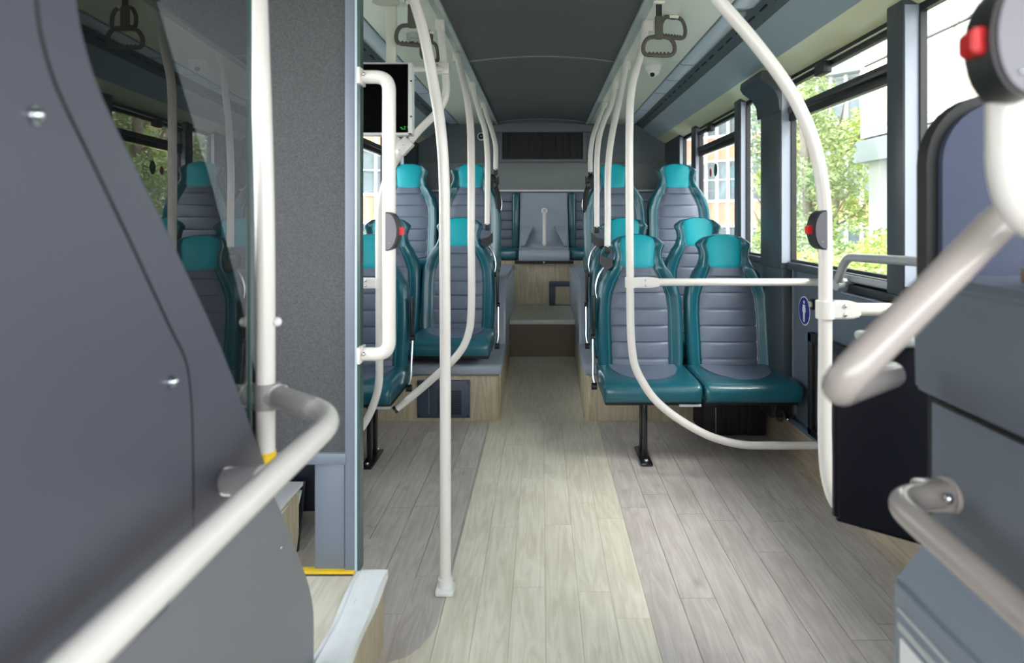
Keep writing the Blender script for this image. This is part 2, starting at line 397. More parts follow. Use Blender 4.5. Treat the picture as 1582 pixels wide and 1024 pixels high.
# ------------------------------------------------------------------ walls
def wall(s, side):
    wl = thing('wall_'+side, kind='structure', loc=(s*1.23, 2.5, 0))
    x0, x1 = sorted((s*1.21, s*1.27))
    box('lower_panel', M_wallg, (x0, x1), (YF, YB), (-.05, .93), wl)
    xa, xb = sorted((s*1.17, s*1.22)); box('sill', M_post, (xa, xb), (YF, YB), (.90, .936), wl, .006)
    xa, xb = sorted((s*1.195, s*1.212)); box('panel_joint', M_frame, (xa, xb), (3.24, 3.26), (.2, .9), wl)
    xa, xb = sorted((s*1.19, s*1.21)); box('rubber_top', M_rubber, (xa, xb), (YF, YB), (1.797, 1.822), wl)
    xa, xb = sorted((s*1.19, s*1.21)); box('rubber_sill', M_rubber, (xa, xb), (YF, YB), (.93, .948), wl)
    # posts: dark inner face, paler front edge
    for (a, b, xi) in ((2.157, 2.26, 1.14), (3.263, 3.56, 1.14), (3.98, 4.10, 1.155), (5.15, 5.28, 1.155), (5.74, YB, 1.155)):
        xa, xb = sorted((s*xi, s*1.22)); t = box('window_post', M_post, (xa, xb), (a, b), (.90, 1.84), wl, .006)
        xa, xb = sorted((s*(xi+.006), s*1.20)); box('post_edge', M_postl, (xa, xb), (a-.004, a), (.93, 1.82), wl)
    return wl
WR = wall(1, 'right'); WL = wall(-1, 'left')
# flared cap of the broad post, both sides
for s, wl in ((1, WR), (-1, WL)):
    pf = [(1.20, 1.85), (1.05, 1.85), (1.045, 1.82), (1.06, 1.795), (1.11, 1.76), (1.13, 1.72), (1.137, 1.66), (1.20, 1.66)]
    obj('post_cap', prism_y(NB(), [(s*a, b) for a, b in pf], 3.262, 3.60), M_post, wl, smooth=True)
    box('lower_pillar', M_post, *([tuple(sorted((s*1.15, s*1.22)))]+[(3.27, 3.56), (.2, .91)]), wl, .01)
def window(n, s, y0, y1, hopper, split=None):
    t = thing('window_%d' % n, kind='structure', loc=(s*1.2, (y0+y1)/2, .94))
    xa, xb = sorted((s*1.203, s*1.209))
    if hopper:
        g = box('pane', M_win, (xa, xb), (y0, y1), (.94, 1.60), t)
        x2, x3 = sorted((s*1.198, s*1.203)); box('vent_pane', M_win, (x2, x3), (y0+.02, y1-.02), (1.66, 1.80), t)
        x2, x3 = sorted((s*1.18, s*1.212)); box('transom', M_rubber, (x2, x3), (y0, y1), (1.607, 1.64), t, .004)
        x2, x3 = sorted((s*1.17, s*1.20)); box('transom_rail', mat('graphite_rail', (52, 54, 56), .35), (x2, x3), (y0+.01, y1-.01), (1.642, 1.672), t, .005)
        x2, x3 = sorted((s*1.172, s*1.20)); box('top_rail', M_rubber, (x2, x3), (y0, y1), (1.765, 1.80), t, .004)
        x2, x3 = sorted((s*1.166, s*1.172)); box('metal_strip', mat('cream_strip', (214, 214, 190), .4), (x2, x3), (y0+.04, y1-.04), (1.786, 1.792), t)
        for yy in (y0+.02, y1-.035):
            x2, x3 = sorted((s*1.18, s*1.20)); box('side_rail', M_rubber, (x2, x3), (yy, yy+.015), (1.66, 1.78), t)
        ym = (y0+y1)/2+.05*(y1-y0)
        x2, x3 = sorted((s*1.14, s*1.175)); box('catch', M_black, (x2, x3), (ym-.05, ym+.05), (1.735, 1.785), t, .006)
    else:
        box('pane', M_win, (xa, xb), (y0, y1), (.94, 1.80), t)
    for yy in (y0, y1-.012):
        x2, x3 = sorted((s*1.19, s*1.212)); box('rubber_edge', M_rubber, (x2, x3), (yy, yy+.012), (.94, 1.80), t)
    return t
spans = [(.55, 2.157, False), (2.26, 3.263, True), (3.56, 3.98, False), (4.10, 5.15, True), (5.28, 5.74, False)]
for i, (a, b, h) in enumerate(spans):
    window(i+1, 1, a, b, h); window(i+6, -1, a, b, h)
for s, nme in ((1, 'baseboard_right'), (-1, 'baseboard_left')):
    b = obj(nme, prism_y(NB(), [(s*1.25, 0.001), (s*1.17, .001), (s*1.185, .012), (s*1.198, .05), (s*1.2, .17), (s*1.21, .17), (s*1.25, .17)], YF if s > 0 else 2.43, 3.84), M_riserx); b['kind'] = 'structure'
    t = box('trim_%d' % (2 if s > 0 else 3), mat('blue_trim', (92, 112, 130), .35), tuple(sorted((s*1.185, s*1.212))), (YF if s > 0 else 2.43, 3.82), (.17, .195), None, .004); t['kind'] = 'structure'

# rear wall with ledge and grille
wb = thing('wall_back', kind='structure', loc=(0, 6.4, 0))
box('panel', M_wallback, (-1.25, 1.25), (6.40, 6.48), (.3, 2.1), wb)
box('ledge_band', mat('rear_band', (124, 130, 132), .45), (-1.2, 1.2), (6.37, 6.40), (1.40, 1.655), wb, .006)
box('ledge_strip', M_white, (-1.2, 1.2), (6.34, 6.41), (1.385, 1.402), wb, .003)
box('ledge_face', M_wallg, (-1.2, 1.2), (6.36, 6.40), (.75, 1.385), wb)
obj('header_arch', prism_y(NB(), [(-.47, 1.94), (.47, 1.94), (.47, 2.0), (.2, 2.025), (0, 2.03), (-.2, 2.025), (-.47, 2.0)], 6.345, 6.40), M_wallback, wb)
g = thing('air_grille', 'wide black perforated air grille high on the rear wall', 'grille', (0, 6.38, 1.7))
box('backing', M_deep, (-.37, .385), (6.388, 6.399), (1.685, 1.945), g)
for (x, z) in (((-.40, .415), (1.665, 1.69)), ((-.40, .415), (1.942, 1.965)), ((-.40, -.37), (1.69, 1.942)), ((.385, .415), (1.69, 1.942))):
    box('frame', M_wallback, x, (6.37, 6.39), z, g, .003)
for i in range(12):
    x = -.37+.755*(i+.5)/12
    box('slat', M_deep, (x-.022, x+.022), (6.380, 6.386), (1.69, 1.942), g)
    bm = NB()
    for k in range(24): bbox(bm, (x+.027, x+.031), (6.379, 6.385), (1.693+k*.0104, 1.697+k*.0104))
    o = obj('mesh_row', bm, mat('grille_mesh', (60, 64, 60), .5), g); o['kind'] = 'stuff'
ball('bolt', M_chrome, (.007, 6.369, 1.655), .009, g)
cm = thing('wall_camera', 'small round white camera with black lens on the rear wall', 'camera', (-.565, 6.38, 1.9))
cyl('housing', M_white, (-.565, 6.40, 1.9), (-.565, 6.365, 1.9), .038, cm, 20)
cyl('lens', M_deep, (-.565, 6.366, 1.9), (-.565, 6.355, 1.9), .026, cm, 20)
cyl('pupil', M_chrome, (-.565, 6.356, 1.9), (-.565, 6.352, 1.9), .009, cm, 12)

# front end behind the photographer: frame around an open windscreen
wf = thing('wall_front', kind='structure', loc=(0, YF, 0))
box('lower_panel', M_wallg, (-1.25, 1.25), (YF-.05, YF), (-.05, .55), wf)
box('upper_panel', M_wallg, (-1.25, 1.25), (YF-.05, YF), (1.95, 2.1), wf)

# ------------------------------------------------------------------ plinths under the rear rows
def plinth(s, side):
    t = thing('trim_%d' % (4 if s > 0 else 5), kind='structure', loc=(s*.7, 4.3, 0))
    xi = .24 if s < 0 else .247
    bm = NB(); xa, xb = sorted((s*xi, s*1.22)); bbox(bm, (xa, xb), (3.84, 4.46), (-.02, .27), .03, 3); obj('lower_box', bm, M_riser, t, smooth=True)
    xa, xb = sorted((s*(xi-.012), s*1.22)); box('ledge', M_grp, (xa, xb), (3.815, 4.5), (.262, .325), t, .018, 3)
    xa, xb = sorted((s*(xi-.004), s*1.22))
    pr = [(4.42, .30), (4.44, .60), (4.52, .70), (4.6, .735), (5.96, .735), (5.96, .1), (4.42, .1)]
    bm = prism(NB(), [(xa, a, b) for a, b in pr], (xb-xa, 0, 0)); bmesh.ops.recalc_face_normals(bm, faces=bm.faces)
    bmesh.ops.bevel(bm, geom=list(bm.edges), offset=.012, segments=2, affect='EDGES')
    obj('upper_box', bm, M_grp, t, smooth=True)
    xa, xb = sorted((s*(xi-.007), s*(xi+.03))); box('side_coving', M_riser, (xa, xb), (3.9, 4.98), (.0, .25), t, .004)
    return t
plinth(1, 'right'); plinth(-1, 'left')
v = thing('heater_grille', 'slate grey louvred vent plate on the left plinth front', 'vent', (-.55, 3.83, .02))
box('plate', M_vplate, (-.70, -.402), (3.826, 3.838), (.022, .234), v, .003)
for i in range(13):
    z = .045+i*.0105
    box('louvre', M_deep, (-.585, -.45), (3.822, 3.8262), (z, z+.0042), v)
for x in (-.69, -.414):
    for z in (.034, .222): ball('bolt', M_black, (x, 3.825, z), .006, v)
box('drain_rod', M_chrome, (-.634, -.630), (3.818, 3.826), (.045, .19), v)
hb = thing('floor_heater', 'black heater box beneath the right front seat pair', 'heater', (1.02, 3.6, 0))
box('casing', M_deep, (.84, 1.17), (3.55, 3.80), (.012, .19), hb, .01)
box('pipe', M_chrome, (.9, .905), (3.54, 3.55), (.03, .16), hb)
for k in range(5): box('fin', M_black, (.93+.035*k, .945+.035*k), (3.54, 3.552), (.03, .17), hb)
stk = thing('plinth_sticker', 'small beige label on the right plinth side', 'sticker', (.24, 4.52, .5))
box('sheet', mat('beige_sheet', (186, 186, 166), .5), (.2405, .2425), (4.47, 4.60), (.45, .60), stk)

# ------------------------------------------------------------------ seats
def interp(tab, z):
    for (a, fa), (b, fb_) in zip(tab, tab[1:]):
        if z <= b:
            t = (z-a)/(b-a); t = t*t*(3-2*t)*.5+t*.5
            return fa+(fb_-fa)*t
    return tab[-1][1]
HW = [(.34, .212), (.45, .220), (.60, .223), (.72, .220), (.79, .207), (.85, .176), (.90, .140), (.94, .126), (.975, .131), (1.002, .146), (1.012, .143), (1.032, .118), (1.042, .100), (1.052, .075), (1.058, .03)]
IW = [(.36, .145), (.45, .148), (.66, .150), (.74, .143), (.80, .122), (.85, .096), (.89, .080)]
CW = [(.880, .050), (.887, .078), (.90, .084), (.94, .089), (.99, .094), (1.025, .098), (1.036, .094), (1.046, .075), (1.055, .045)]
def lean(z): return .405+(z-.36)*.17+max(0, z-.85)*.10
def frontdepth(x, z):
    """how far the padded front stands out from the lean line, at x"""
    h = interp(HW, z); iw = interp(IW, z) if z < .89 else max(.078, h*.62)
    ax = abs(x)
    if ax < iw: return .018+.0*ax
    t = min(1, (ax-iw)/max(h-iw, 1e-4))
    d = .018+.034*math.sin(min(t*1.35, 1)*PI/2)**1.2 if t < .72 else .018+.034*math.cos((t-.72)/.28*PI/2)**.7
    return d if z < .9 else .018+(d-.018)*.55
def seat_back():
    bm = NB(); zs = [.34+(.718)*i/44 for i in range(45)]; rows = []
    for z in zs:
        h = interp(HW, z); iw = min(interp(IW, z) if z < .89 else .078, h*.75)
        us = [-1, -.985, -.94, -.86, -.76, -.62, -.45, -.3]
        row = []
        xs = []
        for k in range(9): xs.append(-(h-(h-iw)*(1-math.cos(k/8*PI/2))))
        xs = xs+[-iw*.5, 0, iw*.5]+[-a for a in xs[::-1]]
        for x in xs: row.append(bm.verts.new((x, lean(z)-frontdepth(x, z), z)))
        th = .075 if z < .8 else .05
        for x in (.97, .8, .4, 0, -.4, -.8, -.97):
            row.append(bm.verts.new((x*h, lean(z)+th*(1-.35*abs(x)**3), z)))
        rows.append(row)
    n = len(rows[0])
    for a, b in zip(rows, rows[1:]):
        for k in range(n): bm.faces.new((a[k], a[(k+1) % n], b[(k+1) % n], b[k]))
    bm.faces.new(rows[0][::-1]); bm.faces.new(rows[-1])
    return bm
def patch(wt, z0, z1, nz, nx, thick, groove=None, crown=.0):
    bm = NB(); rows = []
    for i in range(nz+1):
        z = z0+(z1-z0)*i/nz; h = interp(wt, z); row = []
        for k in range(nx+1):
            x = h*(-1+2*k/nx); e = abs(-1+2*k/nx)
            d = thick*(1-e**8)+crown*(1-e*e)*(1-abs(-1+2*i/nz)**4)
            if groove: d -= groove(z)*(1-e**10)
            row.append(bm.verts.new((x, lean(z)-.0165-d, z)))
        rows.append(row)
    for a, b in zip(rows, rows[1:]):
        for k in range(nx): bm.faces.new((a[k], b[k], b[k+1], a[k+1]))
    back = []
    r = bmesh.ops.extrude_face_region(bm, geom=list(bm.faces))
    for e in r['geom']:
        if isinstance(e, bmesh.types.BMVert): e.co.y += .012
    return bm
def outline(wt, z0, z1, n, dy=-.018, f=1.0):
    pts = []
    for i in range(n+1):
        z = z0+(z1-z0)*i/n; pts.append((interp(wt, z)*f, lean(z)+dy, z))
    return pts
def cushion_bm(w_=.452, d0=-.02, d1=.45, z0=.305, z1=.395):
    bm = NB(); nx, ny = 18, 14; top = []; bot = []
    for j in range(ny+1):
        v_ = -1+2*j/ny; rt, rb_ = [], []
        for i in range(nx+1):
            u_ = -1+2*i/nx
            x = math.copysign(abs(math.sin(u_*PI/2))**.8, u_)*w_/2 if u_ else 0; y = math.copysign(abs(math.sin(v_*PI/2))**.8, v_) if v_ else 0
            corner = 1-.05*abs(u_)**6*abs(v_)**6
            yy = (d0+d1)/2+y*(d1-d0)/2*corner; x *= corner
            e = max(abs(u_)**7, (abs(v_)**6 if v_ < 0 else 0))
            zt = z1-.038*e+.012*(abs(u_)**2)*(1-e)-(.0 if v_ > -.3 else .014*((-.3-v_)/.7)**2)
            rt.append(bm.verts.new((x, yy, zt)))
            rb_.append(bm.verts.new((x*.985, yy*.985+.004, z0+.014*e)))
        top.append(rt); bot.append(rb_)
    for j in range(ny):
        for i in range(nx):
            bm.faces.new((top[j][i], top[j][i+1], top[j+1][i+1], top[j+1][i])); bm.faces.new((bot[j][i], bot[j+1][i], bot[j+1][i+1], bot[j][i+1]))
    for i in range(nx):
        bm.faces.new((top[0][i], bot[0][i], bot[0][i+1], top[0][i+1])); bm.faces.new((top[ny][i], top[ny][i+1], bot[ny][i+1], bot[ny][i]))
    for j in range(ny):
        bm.faces.new((top[j][0], top[j+1][0], bot[j+1][0], bot[j][0])); bm.faces.new((top[j][nx], bot[j][nx], bot[j+1][nx], top[j+1][nx]))
    return bm
def grv(z):
    g = 0
    for k in range(6):
        c = .422+.083*k; g = max(g, math.exp(-((z-c)/.0035)**2)*.0065)
    p = ((z-.422) % .083)/.083
    return g-.0025*math.sin(PI*p)
def grab_parts(t, s):
    """black clamp and chrome loop on the aisle shoulder"""
    bm = prism(NB(), [(s*.205, .43, .965), (s*.205, .435, .905), (s*.165, .43, .875), (s*.135, .43, .895), (s*.142, .44, .93), (s*.18, .44, .94)], (0, .06, 0))
    obj('handle_clamp', bm, M_black, t, smooth=True)
    tub('grab_loop', M_chrome, smoothpath([(s*.155, .50, .90), (s*.185, .50, .875), (s*.212, .495, .82), (s*.222, .49, .76), (s*.215, .485, .72)], 6), .007, t, 10)
def arm_parts(t, s):
    bm = bbox(NB(), (s*.238-.008, s*.238+.008), (.40, .435), (.545, .745), .006); obj('folded_armrest', bm, M_black, t, smooth=True)
    cyl('arm_pivot', M_black, (s*.230, .42, .53), (s*.252, .42, .53), .016, t)
    tub('arm_stay', M_chrome, smoothpath([(s*.242, .415, .53), (s*.243, .38, .42), (s*.244, .35, .34), (s*.236, .33, .305)], 6), .007, t, 8)
    cyl('stay_knob', M_black, (s*.228, .33, .30), (s*.254, .33, .30), .018, t)
def make_seat():
    t = thing('bus_seat')
    sb = obj('backrest', seat_back(), M_teal, t, smooth=True)
    obj('back_shell', bbox(NB(), (-.19, .19), (.50, .52), (.40, .80), .008), M_shell, t, smooth=True)
    cu = obj('head_cushion', patch(CW, .880, 1.054, 22, 16, .010, crown=.012), M_bright, t, smooth=True)
    o1 = outline(CW, .882, 1.05, 20, -.021); pth = [(-a, b, c) for a, b, c in o1[::-1]]+o1
    tub('piping', M_pipe, pth, .0018, cu, 5)
    ins = obj('back_insert', patch(IW, .365, .886, 96, 12, .009, grv, .006), M_greyl, t, smooth=True)
    for s in (-1, 1): tub('seam', M_shell, [(s*a, b, c) for a, b, c in outline(IW, .38, .886, 16, -.0205)], .0016, ins, 5)
    for s in (-1, 1):
        pp = []
        for i in range(19):
            z = .40+i*.034; h = interp(HW, z); iw = min(interp(IW, z) if z < .89 else .08, h*.7); x = iw+(h-iw)*.18
            pp.append((s*x, lean(z)-frontdepth(x, z)-.0005, z))
        tub('bolster_seam', M_pipe, pp, .0013, ins, 5)
    obj('seat_cushion', cushion_bm(), M_teal, t, smooth=True)
    bm = NB(); pts = []
    for k in range(25):
        a = PI*k/24; pts.append((.165*math.cos(a), .36-.29*math.sin(a)**.8))
    vsn = [bm.verts.new((x, y, .398-(.0 if y > .2 else .05*(.2-y)**2)+.012*(x/.226)**2)) for x, y in pts]
    c = bm.verts.new((0, .34, .399))
    for a, b in zip(vsn, vsn[1:]): bm.faces.new((a, b, c))
    r = bmesh.ops.extrude_face_region(bm, geom=list(bm.faces))
    for e in r['geom']:
        if isinstance(e, bmesh.types.BMVert): e.co.z -= .008
    obj('seat_insert', bm, M_greyl, t, smooth=True)
    obj('seat_pan', bbox(NB(), (-.215, .215), (.03, .44), (.285, .309), .006), M_deep, t, smooth=True)
    return t
proto = make_seat()
first = True
def seat(x, y, z, label, group, side=None, arm=False, grab=False, leg=None, belt=False):
    global first
    if first: t = proto; first = False
    else: t = copy_tree(proto)
    t.location = (x, y, z); OFF[t.name] = Vector((0, 0, 0))
    tag(t, label, 'seat', group)
    if grab: grab_parts(t, side)
    if arm: arm_parts(t, side)
    if leg is not None:
        l = leg
        obj('leg', bbox(bbox(NB(), (l-.011, l+.011), (.10, .13), (.012, .29), .004), (l-.011, l+.011), (.20, .23), (.012, .29), .004), M_gloss, t, smooth=True)
        obj('foot_plate', bbox(NB(), (l-.028, l+.028), (.04, .28), (.001, .016), .005), M_gloss, t, smooth=True)
        ball('foot_bolt', M_chrome, (l, .065, .02), .010, t); ball('foot_bolt', M_chrome, (l, .262, .02), .010, t)
        obj('side_bracket', bbox(NB(), (.12, .22), (.0, .012), (.288, .298)), M_lid, t)
    return t
# master copies keep no extras: seats made first are plain
S = []
S.append(seat(.962, 3.10, 0, 'teal and grey seat in the front right pair, beside the window wall', 'front right seat pair'))
S.append(seat(.962, 3.70, .088, 'teal and grey window seat of the right middle row', 'right middle seat pair'))
S.append(seat(.97, 4.40, .475, 'tall raised window seat of the right rear row, beside the window', 'right rear seat pair'))
S.append(seat(-.955, 3.70, .088, 'teal and grey seat behind the left single seat', 'left middle seat pair'))
S.append(seat(-.955, 4.40, .475, 'raised window seat of the left rear row, below the monitor', 'left rear seat pair'))
seat(.505, 3.10, 0, 'teal and grey seat in the front right pair, beside the aisle', 'front right seat pair', -1, True, True, leg=-.02)
seat(.510, 3.70, .088, 'aisle seat of the right middle row, mostly hidden by white poles', 'right middle seat pair', -1, True, True)
seat(.515, 4.40, .475, 'raised aisle seat of the right rear row, behind two white poles', 'right rear seat pair', -1, False, True)
seat(-.505, 3.70, .088, 'teal and grey aisle seat on the left plinth, above the louvred vent', 'left middle seat pair', 1, True, True)
seat(-.510, 4.40, .475, 'raised aisle seat of the left rear row, behind the left white poles', 'left rear seat pair', 1, False, True)
seat(-.90, 3.06, 0, 'teal and grey single seat on the left, cut by the partition edge', 'left single seat', 1, True, False, leg=.10)

# seat belts at the shoulders of the raised aisle seats
for s, lb in ((1, 'right'), (-1, 'left')):
    t = thing('seat_belt', 'black seat belt hanging on the %s raised aisle seat' % lb, 'belt', (s*.33, 4.86, 1.43))
    tub('webbing', M_deep, smoothpath([(s*.345, 4.85, 1.44), (s*.335, 4.84, 1.38), (s*.315, 4.83, 1.32), (s*.305, 4.82, 1.24), (s*.31, 4.82, 1.18)], 5), .018, t, 8, ry=.003)
    ball('reel', M_deep, (s*.352, 4.86, 1.42), .028, t, (.8, .8, 1.3)); ball('buckle', M_black, (s*.33, 4.83, 1.375), .016, t, (.8, .6, 1.6))

# rear bench: four places and a moulded centre unit
def bench_seat(x0, x1, label):
    t = thing('rear_bench_seat', label, 'seat', ((x0+x1)/2, 6.15, .76), 'rear bench seats')
    box('seat_cushion', M_teal, (x0, x1), (5.92, 6.34), (.78, .875), t, .025, 3)
    w_ = x1-x0; bw = .065
    for (a, b) in ((x0, x0+bw), (x1-bw, x1)):
        box('bolster', M_teal, (a, b), (6.235, 6.34), (.86, 1.375), t, .022, 3)
    for k in range(6):
        z = .865+k*.085; box('back_pad', M_greyl, (x0+bw-.004, x1-bw+.004), (6.262, 6.34), (z, z+.083), t, .006)
    box('seat_pan', M_deep, (x0+.01, x1-.01), (5.96, 6.30), (.755, .782), t)
bench_seat(-.615, -.207, 'dark teal rear bench seat left of the grey centre unit')
bench_seat(.247, .655, 'dark teal rear bench seat right of the grey centre unit')
bench_seat(-1.07, -.625, 'rear bench seat beside the left window wall')
bench_seat(.665, 1.11, 'rear bench seat beside the right window wall')
cu = thing('rear_centre_unit', 'pale grey moulded unit in the middle of the rear bench', 'moulding', (.02, 6.1, .76))
pr = [(5.90, .765), (5.885, .80), (5.90, .86), (6.06, .885), (6.20, 1.0), (6.24, 1.06), (6.27, 1.37), (6.34, 1.37), (6.34, .765)]
bm = prism(NB(), [(-.2, a, b) for a, b in pr], (.44, 0, 0)); bmesh.ops.recalc_face_normals(bm, faces=bm.faces)
bmesh.ops.bevel(bm, geom=list(bm.edges), offset=.008, segments=2, affect='EDGES'); obj('body', bm, M_grp, cu, smooth=True)
for s in (-1, 1):
    bm = prism(NB(), [(.02+s*.095, 6.235, 1.06), (.02+s*.175, 6.04, .89), (.02+s*.205, 6.04, .885), (.02+s*.205, 6.235, 1.06)], (0, -.02, .01))
    obj('raised_rib', bm, M_grp, cu, smooth=True)
box('foot_rail', M_deep, (-.235, .275), (5.90, 5.95), (.745, .768), cu, .004)
ball('bolt', M_chrome, (.02, 5.897, .757), .010, cu)
hr = thing('rear_grab_handle', 'short white vertical grab handle on the grey rear unit', 'handle', (.02, 6.1, .9))
tub('bar', M_pole, fillet([(.023, 6.26, 1.205), (.023, 6.15, 1.205), (.023, 6.05, .92), (.023, 6.10, .90)], .04), .0165, hr)
cyl('flange', M_pole, (.023, 6.262, 1.205), (.023, 6.25, 1.205), .028, hr); cyl('flange', M_pole, (.023, 6.11, .908), (.023, 6.10, .90), .026, hr)

# ------------------------------------------------------------------ poles
R = .0172
def pole(name, label, path, group, base=None, r=R, n=8, m=M_pole, cap_socket=True):
    pts = smoothpath(path, n)
    b = min(path, key=lambda p: p[2]); t = thing(name, label, 'pole', tuple(b), group)
    tub('tube', m, pts, r, t, 18)
    return t
def socket(t, p, h=.05):   # square sleeve under the ceiling
    box('ceiling_socket', M_pole, (p[0]-.021, p[0]+.021), (p[1]-.021, p[1]+.021), (ZC-h, ZC-.002), t, .005)
def clamp(t, c, axis, L=.10, r=.024, h=.045):
    """collar around a post at c with a tongue running along axis towards a bar"""
    a = Vector(axis).normalized(); c = Vector(c)
    cyl('clamp_collar', M_pole, c-Vector((0, 0, h/2)), c+Vector((0, 0, h/2)), r, t, 18)
    e1 = c+a*L; side = a.cross(Vector((0, 0, 1)))
    pts = [c+Vector((0, 0, h/2)), c+a*L*.72+Vector((0, 0, h/2)), e1+Vector((0, 0, h*.36)), e1-Vector((0, 0, h*.36)), c+a*L*.72-Vector((0, 0, h/2)), c-Vector((0, 0, h/2))]
    bm = prism(NB(), [p-side*.019 for p in pts], side*.038); bmesh.ops.recalc_face_normals(bm, faces=bm.faces)
    bmesh.ops.bevel(bm, geom=list(bm.edges), offset=.004, segments=2, affect='EDGES'); obj('clamp_tongue', bm, M_pole, t, smooth=True)
    for dz in (-.011, .011):
        s_ = -1 if side.y > 0 else 1
        p = c+a*L*.5+side*(.019*(1 if side.y < 0 else -1))+Vector((0, 0, dz))
        ball('clamp_screw', M_chrome, p, .0052, t)
YR = 2.95
# right modesty rail
t = pole('stanchion_frame', 'white curved pole framing the front right seats, running low to the wall',
         [P(1001, 20, 3.03)+Vector((0, 0, .02)), P(994, 63, 3.02), P(986.6, 94, 3.0), P(978, 127, 2.98), P(974, 155, 2.96), P(972.5, 200, YR), P(972.5, 300, YR), P(973.5, 440, YR), P(974, 495, YR), P(976, 534, YR), P(981, 565, YR), P(994, 592, YR), P(1010, 615, YR), P(1034, 637, YR), P(1067.5, 659, YR), P(1100, 675, YR), P(1145, 686.5, YR), P(1195, 688, YR), P(1278, 688, YR)], 'stanchions')
socket(t, P(1001, 28, 3.03))
b = P(974, 436, YR); e = P(1272, 436, YR); cyl('cross_bar', M_pole, b, e, .0165, t, 16); clamp(t, b, (1, 0, 0), .125)
cyl('wall_flange', M_pole, e, e-Vector((.012, 0, 0)), .03, t); cyl('wall_flange', M_pole, P(1278, 688, YR), P(1274, 688, YR), .03, t)
# left modesty rail with monitor arm
YL = 3.0
t = pole('stanchion_frame', 'white bent pole on the left carrying the monitor arm, curving in below',
         [P(679, 28, 3.01)+Vector((0, 0, .01)), P(683, 68, 3.0), P(687, 105, 3.0), P(689.5, 130, 3.0), P(687, 152, 3.0), P(677, 171, 3.0), P(649, 200, 3.0), P(629, 224, 3.0), P(610, 250, 3.0), P(598, 275, 3.0), P(590, 303, 3.0), P(586.5, 335, 3.0), P(586, 430, 3.0), P(586, 540, 3.0), P(584, 600, 3.0), P(570, 641, 3.0), P(550, 670, 3.0), P(515, 690, 3.0), P(480, 692, 3.0), P(412, 692, 3.0)], 'stanchions')
socket(t, P(680, 32, 3.01)); clamp(t, P(586, 437, 3.0), (-1, 0, 0), .11)
cyl('cross_bar', M_pole, P(586, 437, 3.0), P(413, 437, 3.0), .0165, t)
bm = bbox(NB(), tuple(sorted((P(612, 0, 3).x, P(640, 0, 3).x))), (2.97, 3.03), (P(0, 232, 3).z, P(0, 216, 3).z), .006, 2, Matrix.Rotation(math.radians(-45), 3, 'Y'))
c = P(625, 226, 3)
bm = NB(); bbox(bm, (c.x-.035, c.x+.035), (2.975, 3.025), (c.z-.027, c.z+.027), .006, 2, Matrix.Rotation(math.radians(-47), 3, 'Y')); obj('diagonal_clamp', bm, M_pole, t, smooth=True)
bm = NB(); c2 = P(616, 218, 3); bbox(bm, (c2.x-.05, c2.x+.03), (2.985, 3.01), (c2.z-.02, c2.z+.02), .005, 2, Matrix.Rotation(math.radians(43), 3, 'Y')); obj('clamp_plate', bm, M_pole, t, smooth=True)
for q in ((622.5, 224), (617, 232)): ball('clamp_screw', M_chrome, P(q[0], q[1], 2.98), .006, t)
# monitor
mo = thing('passenger_monitor', 'black information monitor in a pale frame hanging on the left', 'monitor', tuple(P(600, 97, 2.75)))
a = P(545, 97, 2.75); b = P(637, 209, 2.75); yb = 2.75
box('housing', M_white, (a.x, b.x), (2.76, 2.80), (b.z, a.z), mo, .004)
box('screen', M_screenback, (a.x+.006, b.x-.015), (2.752, 2.762), (b.z+.012, a.z-.006), mo)
for (x, z) in (((b.x-.016, b.x), (b.z, a.z)), ((a.x, b.x), (b.z, b.z+.010)), ((a.x, b.x), (a.z-.004, a.z)), ((a.x, a.x+.006), (b.z, a.z))):
    box('bezel', M_white, x, (2.742, 2.762), z, mo, .002)
for vv in (125, 180): ball('bolt', M_black, P(635, vv, 2.74), .004, mo)
bm = NB()
for k, (du, dv, ww) in enumerate(((0, 0, 5), (6, -1, 4), (11, -1, 5), (2, 2.2, 10))):
    p = P(620+du-2, 197+dv, 2.751); bbox(bm, (p.x, p.x+ww*.0017), (2.750, 2.752), (p.z-.0018, p.z+.0018), 0)
obj('status_mark', bm, mat('green_led', (40, 190, 60), .5, emit=.05), mo)
box('drop_post', M_side, (P(597, 0, 2.78).x, P(612, 0, 2.78).x), (2.77, 2.80), (a.z, ZC-.001), mo, .003)
cyl('side_arm', M_pole, P(637, 107, 2.78), P(686, 107, 3.0), .013, mo); c = P(688, 107, 3.0)
bm = NB(); bbox(bm, (c.x-.06, c.x+.02), (2.972, 3.028), (c.z-.026, c.z+.026), .005); obj('arm_clamp', bm, M_pole, mo, smooth=True)
for dz in (-.011, .011): ball('bolt', M_chrome, (c.x-.032, 2.971, c.z+dz), .006, mo)
# front left floor-to-ceiling pole
Y1 = 2.13
t = pole('floor_pole', 'foremost white floor-to-ceiling pole left of the beige aisle strip',
         [P(610, -100, Y1), P(625, -50, Y1), P(640, 0, Y1), P(652, 41, Y1), P(661, 82, Y1), P(671, 137, Y1), P(679, 185, Y1), P(684, 235, Y1), P(686.5, 290, Y1), P(687, 380, Y1), P(688, 600, Y1), P(688, 910, 2.09)], 'stanchions')
socket(t, P(608, -106, Y1))
o = thing('x'); bpy.data.objects.remove(o)
bx = P(688, 915, 2.09); box('foot_plate', M_white, (bx.x-.028, bx.x+.028), (bx.y-.03, bx.y+.03), (.001, .02), t, .006)
cyl('foot_collar', M_white, (bx.x, bx.y, .018), (bx.x, bx.y, .045), .0225, t)
